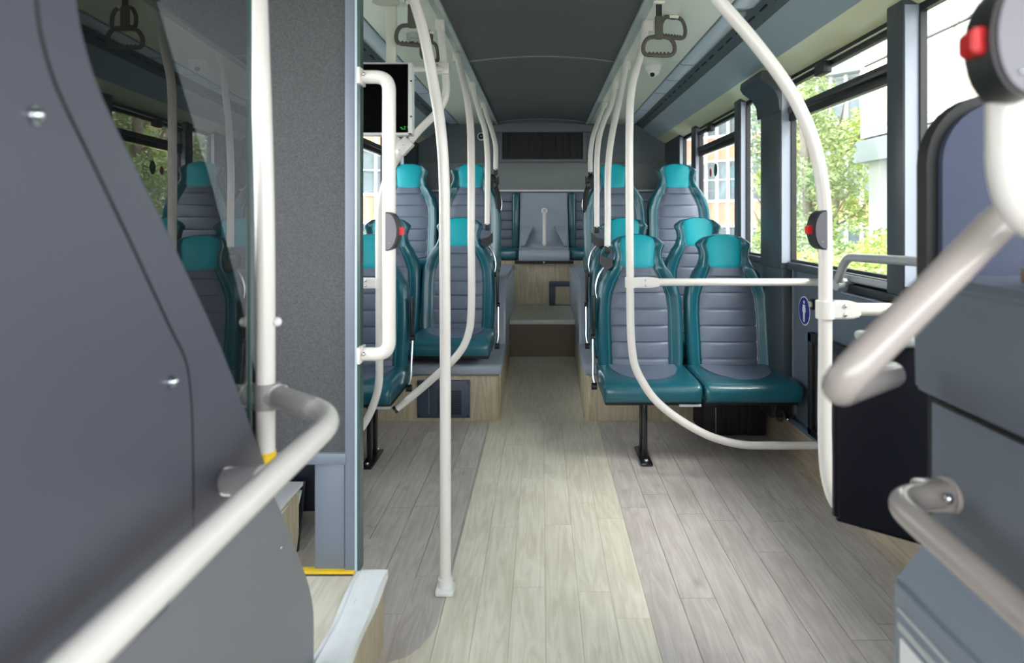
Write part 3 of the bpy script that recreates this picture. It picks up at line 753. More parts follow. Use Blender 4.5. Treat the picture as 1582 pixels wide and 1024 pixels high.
# left seat poles
t = pole('seat_pole', 'white pole sweeping down towards the left single seat, ending in a black cap',
         [P(707, 84, 3.60), P(711, 105, 3.5), P(717, 130, 3.4), P(723, 160, 3.3), P(727, 200, 3.2), P(728, 250, 3.15), P(728, 350, 3.12), P(728, 480, 3.12), P(725, 510, 3.12), P(716, 535, 3.12), P(700, 556, 3.12), P(676, 578, 3.13), P(650, 601, 3.15), P(612, 632, 3.16)], 'stanchions')
socket(t, P(706, 80, 3.61))
cyl('end_cap', M_black, P(613, 631, 3.16), P(609, 634.5, 3.155), .0178, t)
def seatpole(pts, label, end):
    t = pole('seat_pole', label, pts, 'stanchions'); q = pts[0]; socket(t, q)
    b = pts[-1]
    bm = NB(); bbox(bm, (b.x-.014, b.x+.014), (b.y-.012, b.y+.012), (b.z-.04, b.z+.012), .006); obj('end_bracket', bm, M_black, t, smooth=True)
    ball('bolt', M_chrome, (b.x, b.y-.014, b.z-.002), .007, t)
seatpole([P(968, 93, 3.82), P(961, 135, 3.78), P(954, 169, 3.72), P(947, 200, 3.66), P(941.5, 235, 3.60), P(939, 275, 3.58), P(939, 330, 3.57), P(938.5, 380, 3.56)], 'right seat pole ending lowest, on the front right aisle seat', 0)
seatpole([P(951, 124, 4.40), P(944, 161, 4.34), P(933, 187, 4.28), P(925.6, 212, 4.20), P(922.5, 240, 4.16), P(922, 300, 4.14), P(922, 350, 4.13)], 'middle right seat pole, ending on the right middle aisle seat', 0)
seatpole([P(934, 157, 5.19), P(930, 170, 5.12), P(922, 193, 5.02), P(915, 216, 4.93), P(912, 240, 4.9), P(912, 266, 4.88)], 'rearmost right seat pole, short, ending on the raised aisle seat', 0)
seatpole([P(730, 125, 4.40), P(732, 140, 4.37), P(741, 174, 4.30), P(749, 200, 4.22), P(753, 235, 4.16), P(753.5, 280, 4.14), P(753, 346, 4.13)], 'left seat pole ending on the left middle aisle seat', 0)
seatpole([P(747, 156, 5.18), P(752, 178, 5.10), P(760, 202, 5.0), P(765.5, 225, 4.92), P(766, 262, 4.88)], 'rearmost left seat pole, short, ending on the raised aisle seat', 0)
# right front pole, bends to ceiling and wall
YQ = 1.75
t = pole('door_pole', 'white pole beside the black bin, bowing inwards to the ceiling',
         [P(1052, -105, YQ), P(1080, -50, YQ), P(1110, 0, YQ), P(1134, 28, YQ), P(1159, 57, YQ), P(1186, 91, YQ), P(1210, 124, YQ), P(1229, 155, YQ), P(1248, 196, YQ), P(1261.5, 238, YQ), P(1269.5, 280, YQ), P(1274, 325, YQ), P(1275, 370, YQ), P(1275, 500, YQ), P(1275, 700, YQ), P(1280, 742, YQ), P(1292, 776, YQ), P(1320, 800, YQ), P(1400, 812, YQ), P(1545, 815, YQ)], 'stanchions')
clamp(t, P(1275, 478, YQ), (1, 0, 0), .085); cyl('cross_bar', M_pole, P(1310, 478, YQ), P(1563, 478, YQ), .0165, t)
ball('rivet', M_white, P(1273, 237, YQ)+Vector((.01, 0, 0)), .006, t)

# bell pushes
def bell(c, s, label, k=1.0, tilt=0, red_z=-.0, mface=M_greyp):
    t = thing('bell_push', label, 'bell push', tuple(c))
    R_, hh = .053*k, .05*k
    pts = [(0, hh)]
    for i in range(13):
        a = -PI/2*.96+PI*.96*i/12; pts.append((math.cos(a)*.031*k+.004*k, math.sin(a)*hh))
    pts = [(0, -hh)]+[(math.cos(-PI/2+PI*i/14)*.028*k+.005*k, math.sin(-PI/2+PI*i/14)*hh) for i in range(15)]+[(0, hh)]
    rot = Matrix.Rotation(tilt, 3, 'Z')
    def W(a, yy, b): return Vector(c)+rot @ Vector((s*a, yy, b))
    bm = prism(NB(), [W(a, -.024*k, b) for a, b in pts], rot @ Vector((0, .048*k, 0))); obj('body', bm, M_black, t, smooth=True)
    pin = [(a*.87, b*.93) for a, b in pts]
    bm = prism(NB(), [W(a, -.0275*k, b) for a, b in pin], rot @ Vector((0, .004*k, 0))); obj('cover', bm, mface, t, smooth=True)
    bm = prism(NB(), [W(a, -.014*k, b) for a, b in ((.026*k, .012*k), (.042*k, .010*k), (.042*k, -.010*k), (.026*k, -.012*k))], rot @ Vector((0, .028*k, 0)))
    bmesh.ops.recalc_face_normals(bm, faces=bm.faces); bmesh.ops.bevel(bm, geom=list(bm.edges), offset=.002, segments=2, affect='EDGES'); obj('button', bm, M_red, t, smooth=True)
    ball('screw', M_chrome, W(.012*k, -.028*k, -.03*k), .002*k, t)
bell(P(1275, 355, YQ)+Vector((-.008, -.004, 0)), -1, 'grey bell push with red button on the pole beside the black bin')

# ------------------------------------------------------------------ right wall things
sg = thing('pedestrian_sticker', 'round blue sticker with a white standing figure on the right wall', 'sticker', (1.205, 3.14, .72))
c0 = Vector((1.2085, 3.14, .718))
cyl('disc_rim', M_white, c0, c0-Vector((.0012, 0, 0)), .067, sg, 32); cyl('disc', M_blue, c0-Vector((.0012, 0, 0)), c0-Vector((.002, 0, 0)), .062, sg, 32)
bm = NB()
def flatx(bm, pts): prism(bm, [(1.2063, 3.14+a, .718+b) for a, b in pts], (-.001, 0, 0))
flatx(bm, [(.008*math.cos(k*PI/6), .04+.008*math.sin(k*PI/6)) for k in range(12)])
flatx(bm, [(-.014, .028), (.014, .028), (.02, -.004), (.014, -.006), (.010, .012), (.010, -.008), (-.010, -.008), (-.010, .012), (-.014, -.006), (-.02, -.004)])
flatx(bm, [(-.010, -.008), (-.001, -.008), (-.003, -.05), (-.010, -.05)]); flatx(bm, [(.001, -.008), (.010, -.008), (.010, -.05), (.003, -.05)])
obj('figure', bm, M_white, sg)
sw = thing('round_fitting', 'small grey round fitting beside the blue wall sticker', 'fitting', (1.2, 3.02, .77))
cyl('base', M_black, (1.21, 3.03, .762), (1.195, 3.03, .762), .025, sw, 20); cyl('dial', M_lid, (1.196, 3.03, .762), (1.188, 3.03, .762), .014, sw, 16)
wh = thing('wall_hatch', 'black framed recessed hatch low on the right wall', 'hatch', (1.2, 2.85, .2))
box('plate', mat('hatch_plate', (46, 50, 56), .4), (1.196, 1.209), (2.45, 3.01), (.215, .60), wh, .002)
for (y, z) in (((2.99, 3.03), (.19, .64)), ((2.43, 3.03), (.60, .64)), ((2.43, 3.03), (.19, .225)), ((2.43, 2.46), (.19, .64))): box('frame', M_black, (1.178, 1.209), y, z, wh, .004)
rl = thing('window_rail', 'silver grab rail below the large right window', 'handrail', (1.15, 2.4, .9))
tub('rail', M_silver, fillet([P(1293, 436, 2.60)+Vector((.06, 0, 0)), P(1293, 436, 2.60), P(1308, 397, 2.52), P(1405, 403, 2.09), P(1470, 408, 1.86), P(1500, 450, 1.80)], .05), .0155, rl, 16)
cyl('end_boss', M_silver, P(1291, 440, 2.60), P(1291, 440, 2.60)+Vector((.05, .01, 0)), .022, rl)
for k, (z0, z1) in enumerate(((.905, .93), (.865, .895), (.85, .86))):
    box('trim_%d' % (6+k), (M_silver, M_black, M_frame)[k], (1.165-.0*k, 1.20), (1.3, 2.66), (z0, z1), None, .004)['kind'] = 'structure'
ug = thing('under_seat_fixing', 'black brackets and loose cable beneath the front right window seat', 'fixing', (1.12, 3.2, .25))
box('bracket', M_deep, (1.08, 1.17), (3.22, 3.40), (.20, .29), ug, .01)
tub('cable', M_deep, smoothpath([(1.10, 3.2, .27), (1.09, 3.19, .22), (1.11, 3.18, .20), (1.13, 3.18, .22), (1.12, 3.19, .25), (1.16, 3.2, .21), (1.19, 3.2, .22)], 6), .006, ug, 8)
ball('nut', M_chrome, (1.15, 3.19, .205), .01, ug)
ws = thing('window_stickers', 'pair of small coloured round window stickers on the rear right pane', 'sticker', (1.2, 4.7, 1.5))
for (yy, zz, mm) in ((4.72, 1.475, mat('green_sticker', (20, 90, 60), .5)), (4.86, 1.465, mat('red_sticker', (170, 60, 40), .5))):
    cyl('disc', mm, (1.2028, yy, zz), (1.2015, yy, zz), .045 if yy < 4.8 else .03, ws, 20)

# ------------------------------------------------------------------ ceiling things: hand straps and camera domes
def strap(hc, w_, ang, label, hh=.10):
    """hc: centre of the loop; hangs from a ceiling bracket"""
    t = thing('hand_strap', label, 'hand strap', tuple(hc))
    rot = Matrix.Rotation(ang, 3, 'Z'); hc = Vector(hc)
    lp = []
    W2 = w_/2
    pr = [(-W2*.80, -hh/2), (W2*.80, -hh/2), (W2, -hh*.30), (W2*.96, hh*.12), (W2*.70, hh*.42), (W2*.3, hh/2), (-W2*.3, hh/2), (-W2*.70, hh*.42), (-W2*.96, hh*.12), (-W2, -hh*.30)]
    pth = [hc+rot @ Vector((a, 0, b)) for a, b in pr]; sm = smoothpath(pth+[pth[0], pth[1]], 5)[:len(pth)*5+1]
    tub('grip_loop', M_strap, sm, .0085, t, 10)
    for k in range(6):
        x = -W2*.6+W2*1.2*k/5; ball('grip_ridge', M_strap, hc+rot @ Vector((x, 0, -hh/2+.007)), .0052, t)
    top = hc+Vector((0, 0, hh/2))
    bm = NB(); bbox(bm, (top.x-.016, top.x+.016), (top.y-.010, top.y+.010), (top.z-.01, top.z+.085), .006, 2, rot); obj('sleeve', bm, M_strap, t, smooth=True)
    if top.z+.085 < ZC-.03:
        tub('webbing', M_black, [top+Vector((0, 0, .08)), Vector((top.x, top.y, ZC-.012))], .012, t, 8, ry=.003)
    box('bracket', M_side, (top.x-.022, top.x+.022), (top.y-.015, top.y+.015), (ZC-.014, ZC-.001), t, .003)
strap(P(1018, 71, 2.75), .125, 0, 'grey hand strap on the right, lower and nearer of two', .072)
strap(P(1040, 42, 2.95), .118, .35, 'grey hand strap on the right, farther and higher of two', .085)
strap(P(636, 54, 2.75), .12, .2, 'grey hand strap on the left, nearer of two beside the monitor post', .075)
strap(P(664, 78, 3.2), .115, 1.0, 'grey hand strap on the left, farther and lower of two', .085)
def dome(p, label, m=M_white):
    t = thing('ceiling_camera', label, 'camera', (p[0], p[1], ZC-.05))
    cyl('base', m, (p[0], p[1], ZC), (p[0], p[1], ZC-.028), .045, t, 24)
    ball('dome', m, (p[0], p[1], ZC-.03), .036, t, (1, 1, .8)); ball('lens', M_deep, (p[0]-.008, p[1]-.02, ZC-.05), .014, t)
dome((.645, 3.95), 'small white dome camera on the right ceiling panel')
dome((-.60, 3.25), 'small dome camera on the left ceiling panel behind the hand straps', mat('satin_grey', (170, 172, 172), .3))
bm = NB()
t = thing('ceiling_speaker', 'pale round fitting on the left ceiling panel at the top edge', 'speaker', (-.62, 2.72, ZC))
cyl('ring', M_side, (-.62, 2.72, ZC), (-.62, 2.72, ZC-.012), .07, t, 28); cyl('cone', mat('pale_mesh', (190, 190, 178), .7), (-.62, 2.72, ZC-.011), (-.62, 2.72, ZC-.016), .055, t, 28)

# ------------------------------------------------------------------ cab platforms, left
pf = thing('trim_9', kind='structure', loc=(-.8, 1, 0))
obj('platform_body', bbox(NB(), (-1.2, -.425), (.1, 1.835), (.001, .192)), M_riser, pf)
obj('platform_top', bbox(NB(), (-1.2, -.425), (.1, 1.83), (.192, .20)), M_beige, pf)
bm = NB(); nx, ny = 10, 70; g_ = []
for j in range(ny+1):
    r_ = []
    y = .3+1.54*j/ny
    for i in range(nx+1):
        x = -.492+.078*i/nx
        z = .203+.0035*math.sin(y*21+i)*math.sin(i*1.3+y*7)+(.006 if i in (2,) else 0)
        if j in (0, ny): z = .200
        r_.append(bm.verts.new((x+.003*math.sin(y*17), y, z)))
    r_.append(bm.verts.new((-.412+.002*math.sin(y*23), y, .178)))
    g_.append(r_)
for a, b in zip(g_, g_[1:]):
    for i in range(nx+1): bm.faces.new((a[i], a[i+1], b[i+1], b[i]))
obj('edge_wrap', bm, M_tape, pf, smooth=True)
box('yellow_nosing', M_yellow, (-1.2, -.50), (1.815, 1.845), (.194, .206), pf, .003)
box('dark_joint', M_black, (-1.2, -.50), (1.806, 1.812), (.199, .2015), pf)
p2 = thing('trim_10', kind='structure', loc=(-1, 2.1, 0))
bm = prism(NB(), [(-1.2, 1.86, .001), (-.86, 1.86, .001), (-.84, 2.36, .001), (-1.2, 2.36, .001)], (0, 0, .2)); 
obj('platform_body', bm, M_riser, p2)
bm = prism(NB(), [(-1.2, 1.86, .2), (-.845, 1.86, .2), (-.845, 2.42, .2), (-1.2, 2.42, .2)], (0, 0, .012)); obj('edge_wrap', bm, M_tape, p2)
bm = prism(NB(), [(-.848, 2.42, .212), (-.838, 2.42, .212), (-.836, 2.34, .001), (-.85, 2.34, .001)], (0, .012, 0)); obj('corner_strip', bm, M_black, p2)
bm = prism(NB(), [(-.862, 1.86, .14), (-.846, 1.86, .19), (-.842, 2.40, .19), (-.846, 2.37, .14)], (-.01, 0, 0)); obj('lower_wrap', bm, M_tape, p2)
hb2 = thing('dark_locker', 'dark blue box low behind the partition post', 'box', (-.95, 2.55, .09))
box('body', mat('navy_box', (22, 26, 40), .4), (-1.19, -.72), (2.45, 2.65), (.09, .56), hb2, .01); box('lid', mat('navy_lid', (30, 34, 48), .35), (-1.195, -.715), (2.445, 2.655), (.56, .58), hb2, .006)
# wheelchair pictogram on floor
wp = thing('floor_pictogram', 'worn white wheelchair symbol painted on the grey planks', 'marking', (-.7, 2.33, .002))
M_mark = mat('worn_white_paint', (196, 190, 186), .6, noise=.12, nscale=60)
def ring(bm, cx, cy, r0, r1, a0, a1, z=.0016, n=26):
    for k in range(n):
        a = a0+(a1-a0)*k/n; b = a0+(a1-a0)*(k+1)/n
        bm.faces.new([bm.verts.new((cx+r*math.cos(t_), cy+r*math.sin(t_), z)) for r, t_ in ((r0, a), (r1, a), (r1, b), (r0, b))])
bm = NB(); ring(bm, -.632, 2.345, .052, .070, -2.6, 2.0); obj('wheel_mark', bm, M_mark, wp)
bm = NB()
def stroke(bm, a, b, w_, z=.0017):
    a, b = Vector(a), Vector(b); d = (b-a).normalized(); n_ = Vector((-d.y, d.x))*w_/2
    bm.faces.new([bm.verts.new((p.x, p.y, z)) for p in (a-n_, b-n_, b+n_, a+n_)])
stroke(bm, (-.80, 2.335), (-.66, 2.345), .03); stroke(bm, (-.66, 2.335), (-.66, 2.42), .028); stroke(bm, (-.66, 2.41), (-.58, 2.43), .026); stroke(bm, (-.735, 2.34), (-.735, 2.41), .022)
obj('body_mark', bm, M_mark, wp)
bm = NB(); ring(bm, -.835, 2.335, 0.001, .022, 0, 2*PI); obj('head_mark', bm, M_mark, wp)

# ------------------------------------------------------------------ partition behind the cab
pt = thing('cab_partition', 'tall grey fabric-faced partition beside the cab, with aluminium edge', 'partition', (-.8, 1.83, .2))
xr = -.487
box('fabric_panel', M_carpet, (-1.19, xr-.04), (1.835, 1.86), (.51, 2.0), pt)
box('lower_rail', M_frame, (-1.19, xr-.036), (1.822, 1.865), (.488, .518), pt, .003)
box('edge_post', M_frame, (xr-.040, xr-.014), (1.825, 1.868), (.201, 2.0), pt, .003)
box('pale_edge', M_framel, (xr-.014, xr-.008), (1.828, 1.866), (.201, 2.0), pt)  # thin pale strip between the edge post and the glass edge
box('glass_edge', M_gedge, (xr-.008, xr), (1.83, 1.864), (.201, 2.0), pt)
box('lower_post', M_frame, (-.610, xr-.042), (1.832, 1.862), (.201, .488), pt, .004)
box('top_rail', M_frame, (-1.19, xr), (1.825, 1.868), (1.985, 2.01), pt, .003)
# looped grab handle on the partition edge
gh = thing('partition_handle', 'thick white D-shaped grab handle on the partition edge', 'handle', tuple(P(575, 540, 1.83)))
x_h = P(601, 0, 1.83).x
z_t = P(0, 119, 1.83).z; z_b = P(0, 547, 1.83).z
tub('bar', M_pole, fillet([(xr+.004, 1.83, z_t), (x_h, 1.83, z_t), (x_h, 1.83, z_b), (xr+.004, 1.83, z_b)], .055, 10), .018, gh, 20)
for z in (z_t, z_b):
    box('flange', M_pole, (xr-.002, xr+.008), (1.80, 1.86), (z-.022, z+.022), gh, .003)
    for dy in (-1,): ball('screw', M_chrome, (xr+.014, 1.811, z+.004), .0055, gh)
bell(P(602, 357, 1.82)+Vector((-.003, -.012, 0)), 1, 'grey bell push with red button on the partition handle', 1.02)

# ------------------------------------------------------------------ cab door, screen, rails (left foreground)
nrm = Vector((1, .06, 0)).normalized()      # door plane x = -(.40+.06 Y)
def PD(u, v, off=0.0):
    r = (U0-u)/F; Y = .40/(r-.06)
    p = P(u, v, Y); return p+nrm*off
def DP(Y, z, off=0.0): return Vector((-(.40+.06*Y), Y, z))+nrm*off
dr = thing('cab_door', 'large slanting violet-grey cab door panel in the left foreground', 'door', tuple(DP(.8, .2)))
edge = [PD(98, -30), PD(103, 10), PD(113, 60), PD(135, 130), PD(180, 227), PD(240, 347), PD(330, 535), PD(400, 715), PD(438, 800), PD(462, 862), PD(477, 905), PD(484, 945), PD(484.5, 1010)]
edge = smoothpath(edge, 4)
poly = [DP(.1, .2), DP(.1, 1.9), DP(.55, 1.9)]+edge+[DP(edge[-1].y, .202)]
bm = prism(NB(), poly, -nrm*.022); obj('base_panel', bm, M_cab2, dr, smooth=True)
inner = [PD(26, -40), PD(30, -10), PD(38, 50), PD(62, 130), PD(110, 228), PD(180, 370), PD(250, 515), PD(272, 560), PD(280, 615), PD(283, 700), PD(284, 790)]
inner = smoothpath(inner, 4)
zl = .785
outr = [e for e in edge if e.z > zl-.12]
# outer facing: a raised frame between groove and outer edge, ending under the rail
fr_out = [e+nrm*.0 for e in edge if e.z > .70]
poly = [p for p in inner]+[DP(inner[-1].y+.002, .72)]+[DP(fr_out[-1].y, .72)]+fr_out[::-1]
poly = [p+nrm*.001 for p in poly]
shift = [p+Vector((0, .006, 0)) for p in poly[:len(inner)+1]]+poly[len(inner)+1:]
bm = prism(NB(), shift, nrm*.008); obj('outer_frame', bm, M_cab, dr, smooth=True)
poly = [DP(.1, .72), DP(.1, 1.9), DP(.40, 1.9)]+inner+[DP(inner[-1].y, .72)]
poly = [p+nrm*.001 for p in poly]
bm = prism(NB(), poly, nrm*.010); obj('inner_panel', bm, M_cab, dr, smooth=True)
gp = tub('groove_seal', M_deep, [p+nrm*.006+Vector((0, .003, 0)) for p in inner], .0055, dr, 8)
for (u, v) in ((30, 178), (248, 590)):
    c = PD(u, v, .011); cyl('bolt_washer', M_chrome, c, c+nrm*.003, .0085, dr, 16); ball('bolt_head', M_chrome, c+nrm*.004, .006, dr)
ball('panel_rivet', M_chrome, PD(433, 846, .001), .003, dr)
gs = thing('cab_screen', 'tall reflective cab side glass above the slanting door', 'screen', tuple(DP(.6, .75)))
poly = [DP(.15, .66, -.004), DP(1.095, .66, -.004), DP(1.095, 1.98, -.004), DP(.15, 1.98, -.004)]
bm = NB(); bm.faces.new([bm.verts.new(p) for p in poly]); obj('pane', bm, M_screen, gs)
bm = prism(NB(), [DP(1.095, .66, -.007), DP(1.10, .66, -.007), DP(1.10, 1.98, -.007), DP(1.095, 1.98, -.007)], nrm*.006); obj('glass_edge', bm, M_gedge, gs)
bs = thing('cab_back_panel', 'black slanting cab panel behind the side glass', 'panel', tuple(DP(.6, .2, -.05)))
bm = prism(NB(), [DP(.05, .21, -.06), DP(.05, 1.99, -.06), DP(.80, 1.99, -.06), DP(.9145, 1.44, -.06), DP(1.018, 1.30, -.06), DP(1.077, 1.22, -.06), DP(1.132, 1.134, -.06), DP(1.217, .994, -.06), DP(1.299, .824, -.06), DP(1.32, .21, -.06)], -nrm*.02)
obj('board', bm, mat('matt_black_board', (3, 3, 4), .7, spec=.1), bs)
bm = prism(NB(), [DP(.80, 1.99, -.058), DP(.9145, 1.44, -.058), DP(.921, 1.44, -.058), DP(.807, 1.99, -.058)], -nrm*.024); obj('edge_seal', bm, M_deep, bs)
# cab pole and guard rail
cp = thing('cab_pole', 'white vertical pole at the cab door, foot capped in yellow', 'pole', tuple(P(410, 712, 1.15)))
pc = P(410, 0, 1.15)
tub('tube', M_pole, smoothpath([P(396, -60, 1.15), P(400, 40, 1.15), P(404, 150, 1.15), P(407.5, 260, 1.15), P(409.5, 380, 1.15), P(410, 500, 1.15), P(410, 700, 1.15)], 6), .0158, cp, 20)
tub('upper_tube', M_pole, [P(396, -60, 1.15), P(390, -180, 1.15), (P(386, 0, 1.15).x, 1.15, ZC-.002)], .0158, cp, 20)
q = P(410, 704, 1.15); cyl('yellow_collar', M_yellow, q+Vector((0, 0, .008)), q-Vector((0, 0, .016)), .0175, cp, 20)
box('foot_bracket', M_frame, (q.x-.05, q.x+.006), (1.14, 1.16), (.69, q.z-.012), cp, .004)
box('foot_leg', M_frame, (q.x-.05, q.x-.032), (1.135, 1.165), (.202, .71), cp, .004)
ball('rivet', M_white, P(428, 497, 1.15), .008, cp)
gr = thing('cab_guard_rail', 'thick white guard rail running from the foreground to the cab pole', 'handrail', (-.32, .6, .85))
zr = .841
path = fillet([(-.335, .10, zr-.012), (-.322, .60, zr), (-.309, 1.045, zr+.006), (pc.x+.016, 1.15, zr+.008)], [.1, .085], 10)
tub('rail', M_pole, path, .0165, gr, 22)
a = Vector((pc.x+.02, 1.148, zr+.008)); b = a+(Vector((-.325, 1.04, zr+.008))-a)*.72
tub('grey_sleeve', M_joint, [a, a+(b-a)*.95, b], [.0185, .0185, .014], gr, 18)
cyl('sleeve_ring', M_pole, a+(b-a)*.02, a+(b-a)*.07, .0205, gr, 18)
q = P(412, 612, 1.15); cyl('cross_fitting', M_joint, q-Vector((0, 0, .02)), q+Vector((0, 0, .022)), .0215, gr, 20)
cyl('fitting_arm', M_joint, q, q+Vector((.03, -.006, 0)), .0205, gr, 18)
cyl('fitting_arm', M_joint, q, q+Vector((-.035, .012, -.001)), .0200, gr, 18); cyl('rear_tube', M_joint, q+Vector((-.03, .01, -.001)), q+Vector((-.12, .05, -.006)), .0165, gr, 18)
cyl('sleeve_ring', M_pole, q+Vector((-.033, .011, -.001)), q+Vector((-.037, .013, -.001)), .021, gr, 18)
A = PD(338, 744, .011); B = Vector((-.328, .815, zr)); cyl('standoff', M_pole, A, B+Vector((0, 0, -.004)), .0175, gr, 20)
cyl('standoff_flange', M_pole, A, A+(B-A)*.05, .0195, gr, 20)
# soft line on lower door panel
tub('lower_seam', M_cab, [PD(262, 925, .001), PD(255, 940, .001), PD(160, 1030, .001)], .002, dr, 6)

# ------------------------------------------------------------------ right foreground
th = thing('entrance_pole', 'thick white pole in the right foreground with rounded lower bend', 'pole', (.385, .56, 1.1))
YT = .56
tub('tube', M_pole, fillet([P(1548, -1500, YT).xyz*1 if False else Vector((P(1560, 0, YT).x, YT, ZC-.002)), P(1562, 100, YT), P(1563, 352, YT), Vector((P(1563, 0, YT).x+.16, YT+.03, P(0, 362, YT).z))], [.02, .06], 12), .0185, th, 24)
bell(P(1578, 68, .545)+Vector((-.006, -.006, .0)), -1, 'large grey bell push with red button on the right foreground pole', .95, tilt=-.15)
dg = thing('entrance_rail', 'taupe diagonal handrail curling back at its lower end, right foreground', 'handrail', (.29, .62, 1.0))
tub('rail', M_taup, fillet([Vector((.70, .72, 1.089)), Vector((.67, .72, 1.21)), P(1640, 268, .70), P(1545, 342, .665), P(1287, 603, .635), P(1375, 580, .93)], [.05, .02, .02, .045], 12), .0172, dg, 22)
e = P(1360, 585, .90); cyl('end_cap', M_taup, P(1372, 580, .925), P(1378, 578, .955), .0175, dg, 20)
# console
cs = thing('entrance_console', 'dark grey moulded entrance console with stepped ledge, right foreground', 'console', (.7, .7, 0))
pr = [(.545, 1.052), (.556, 1.064), (1.19, 1.064), (1.19, .885), (.575, .885), (.548, .90)]
bm = prism_y(NB(), pr, .12, 1.005); bmesh.ops.recalc_face_normals(bm, faces=bm.faces); bmesh.ops.bevel(bm, geom=[e_ for e_ in bm.edges], offset=.004, segments=2, affect='EDGES'); obj('upper_section', bm, M_cons, cs, smooth=True)
bm = prism_y(NB(), [(.563, .883), (1.19, .883), (1.19, .15), (.563, .15)], .12, .985); obj('lower_section', bm, M_cons, cs)
box('shadow_joint', M_deep, (.566, 1.18), (.13, .996), (.870, .888), cs)
box('end_strip', M_deep, (.575, .66), (.985, 1.02), (.30, .90), cs, .004)
box('base', M_cons, (.60, 1.19), (.14, .98), (.002, .15), cs, .01)
box('top_pad', mat('tan_ledge', (128, 112, 92), .5, noise=.1, nscale=30), (.60, .80), (.25, .86), (1.064, 1.088), cs, .006)
bk = thing('padded_backrest', 'blue-grey padded backrest board with black rim, right edge', 'backrest', (.8, 1.1, .9))
def rrect(x0, x1, z0, z1, rt):
    pts = [(x0, z0), (x1, z0)]
    for k in range(9): a = k/8*PI/2; pts.append((x1-rt+rt*math.cos(a), z1-rt+rt*math.sin(a)))
    for k in range(9): a = PI/2+k/8*PI/2; pts.append((x0+rt+rt*math.cos(a), z1-rt+rt*math.sin(a)))
    return pts
YP = 1.12
xl = P(1443, 0, YP).x
o_ = obj('rim', prism_y(NB(), rrect(xl-.012, 1.02, .99, P(0, 152, YP).z+.008, .115), YP, YP+.03), M_deep, bk, smooth=True)
bm = prism_y(NB(), rrect(xl+.006, 1.0, 1.0, P(0, 152, YP).z-.008, .10), YP-.014, YP+.01); obj('pad', bm, M_bluepad, bk, smooth=True)
box('support_post', M_black, (.72, .90), (YP+.01, YP+.05), (.40, 1.0), bk, .004)
box('support_foot', M_black, (.70, .92), (YP-.01, YP+.07), (.0015, .40), bk, .004)
bn = thing('litter_bin', 'black litter bin with pale lid beside the entrance console', 'bin', (.7, 1.45, .35))
a = P(1291, 0, 1.42).x; b = P(1412, 0, 1.42).x
zt = P(0, 534, 1.42).z; bm = prism_y(NB(), [(a, P(0, 806, 1.42).z), (a, P(0, 560, 1.42).z), (a+.04, zt), (b+.05, zt), (b+.05, P(0, 852, 1.42).z), (b, P(0, 840, 1.42).z)], 1.42, 1.445)
bmesh.ops.recalc_face_normals(bm, faces=bm.faces); bmesh.ops.bevel(bm, geom=list(bm.edges), offset=.008, segments=2, affect='EDGES'); obj('body', bm, mat('navy_black_bin', (16, 18, 30), .5), bn, smooth=True)
box('lid', M_lid, (P(1345, 0, 1.42).x, b+.01), (1.39, 1.50), (zt+.0, P(0, 519, 1.42).z), bn, .008, 3)
box('wall_bracket', M_black, (b+.04, 1.205), (1.425, 1.44), (.5, .56), bn)
# low handrail and leaflet holder
lr = thing('low_handrail', 'glossy low handrail with bolted end plate, lower right foreground', 'handrail', (.48, .7, .76))
tub('rail', M_taup, fillet([P(1466, 764, .935), P(1376, 770, .90), P(1582, 950, .66), P(1900, 1230, .45)], [.05, .02], 12), .0172, lr, 22)
pc_ = P(1464, 764, .94)
bm = prism(NB(), [(.5625, pc_.y+.03*math.cos(k*PI/8), pc_.z+.024*math.sin(k*PI/8)) for k in range(16)], (-.006, 0, 0)); obj('end_plate', bm, M_taup, lr, smooth=True)
bm = NB(); bbox(bm, (.515, .560), (pc_.y-.022, pc_.y+.022), (pc_.z-.018, pc_.z+.018), .008); obj('end_block', bm, M_taup, lr, smooth=True)
ball('bolt', M_chrome, P(1465, 770, .90), .007, lr)
lh = thing('leaflet_holder', 'blue-grey leaflet holder with rounded edge below the low handrail', 'holder', (.51, .6, .05))
pr = [(.500, .02), (.500, .638), (.512, .650), (.555, .705), (.562, .705), (.562, .02)]
bm = prism_y(NB(), pr, .16, .972); bmesh.ops.recalc_face_normals(bm, faces=bm.faces); bmesh.ops.bevel(bm, geom=list(bm.edges), offset=.005, segments=3, affect='EDGES'); obj('casing', bm, mat('holder_grey', (122, 132, 146), .32), lh, smooth=True)
box('upper_lip', M_lid, (.4965, .502), (.17, .955), (.600, .606), lh, .001)
box('lower_lip', M_lid, (.4965, .502), (.17, .955), (.575, .586), lh, .002)
lf = thing('leaflet', 'white printed leaflet with green mark in the holder', 'leaflet', (.497, .8, .3))
box('sheet', M_white, (.4955, .4992), (.60, .945), (.25, .568), lf)
box('green_mark', mat('green_print', (40, 130, 90), .5), (.4948, .4957), (.872, .885), (.32, .52), lf)
for k in range(6): box('text_line', mat('grey_print', (150, 148, 152), .5), (.4948, .4957), (.68, .84), (.47-.03*k, .478-.03*k), lf)
for k, y in enumerate((.905, .925)): box('text_line', MATS['grey_print'], (.4948, .4957), (y, y+.006), (.34, .50), lf)

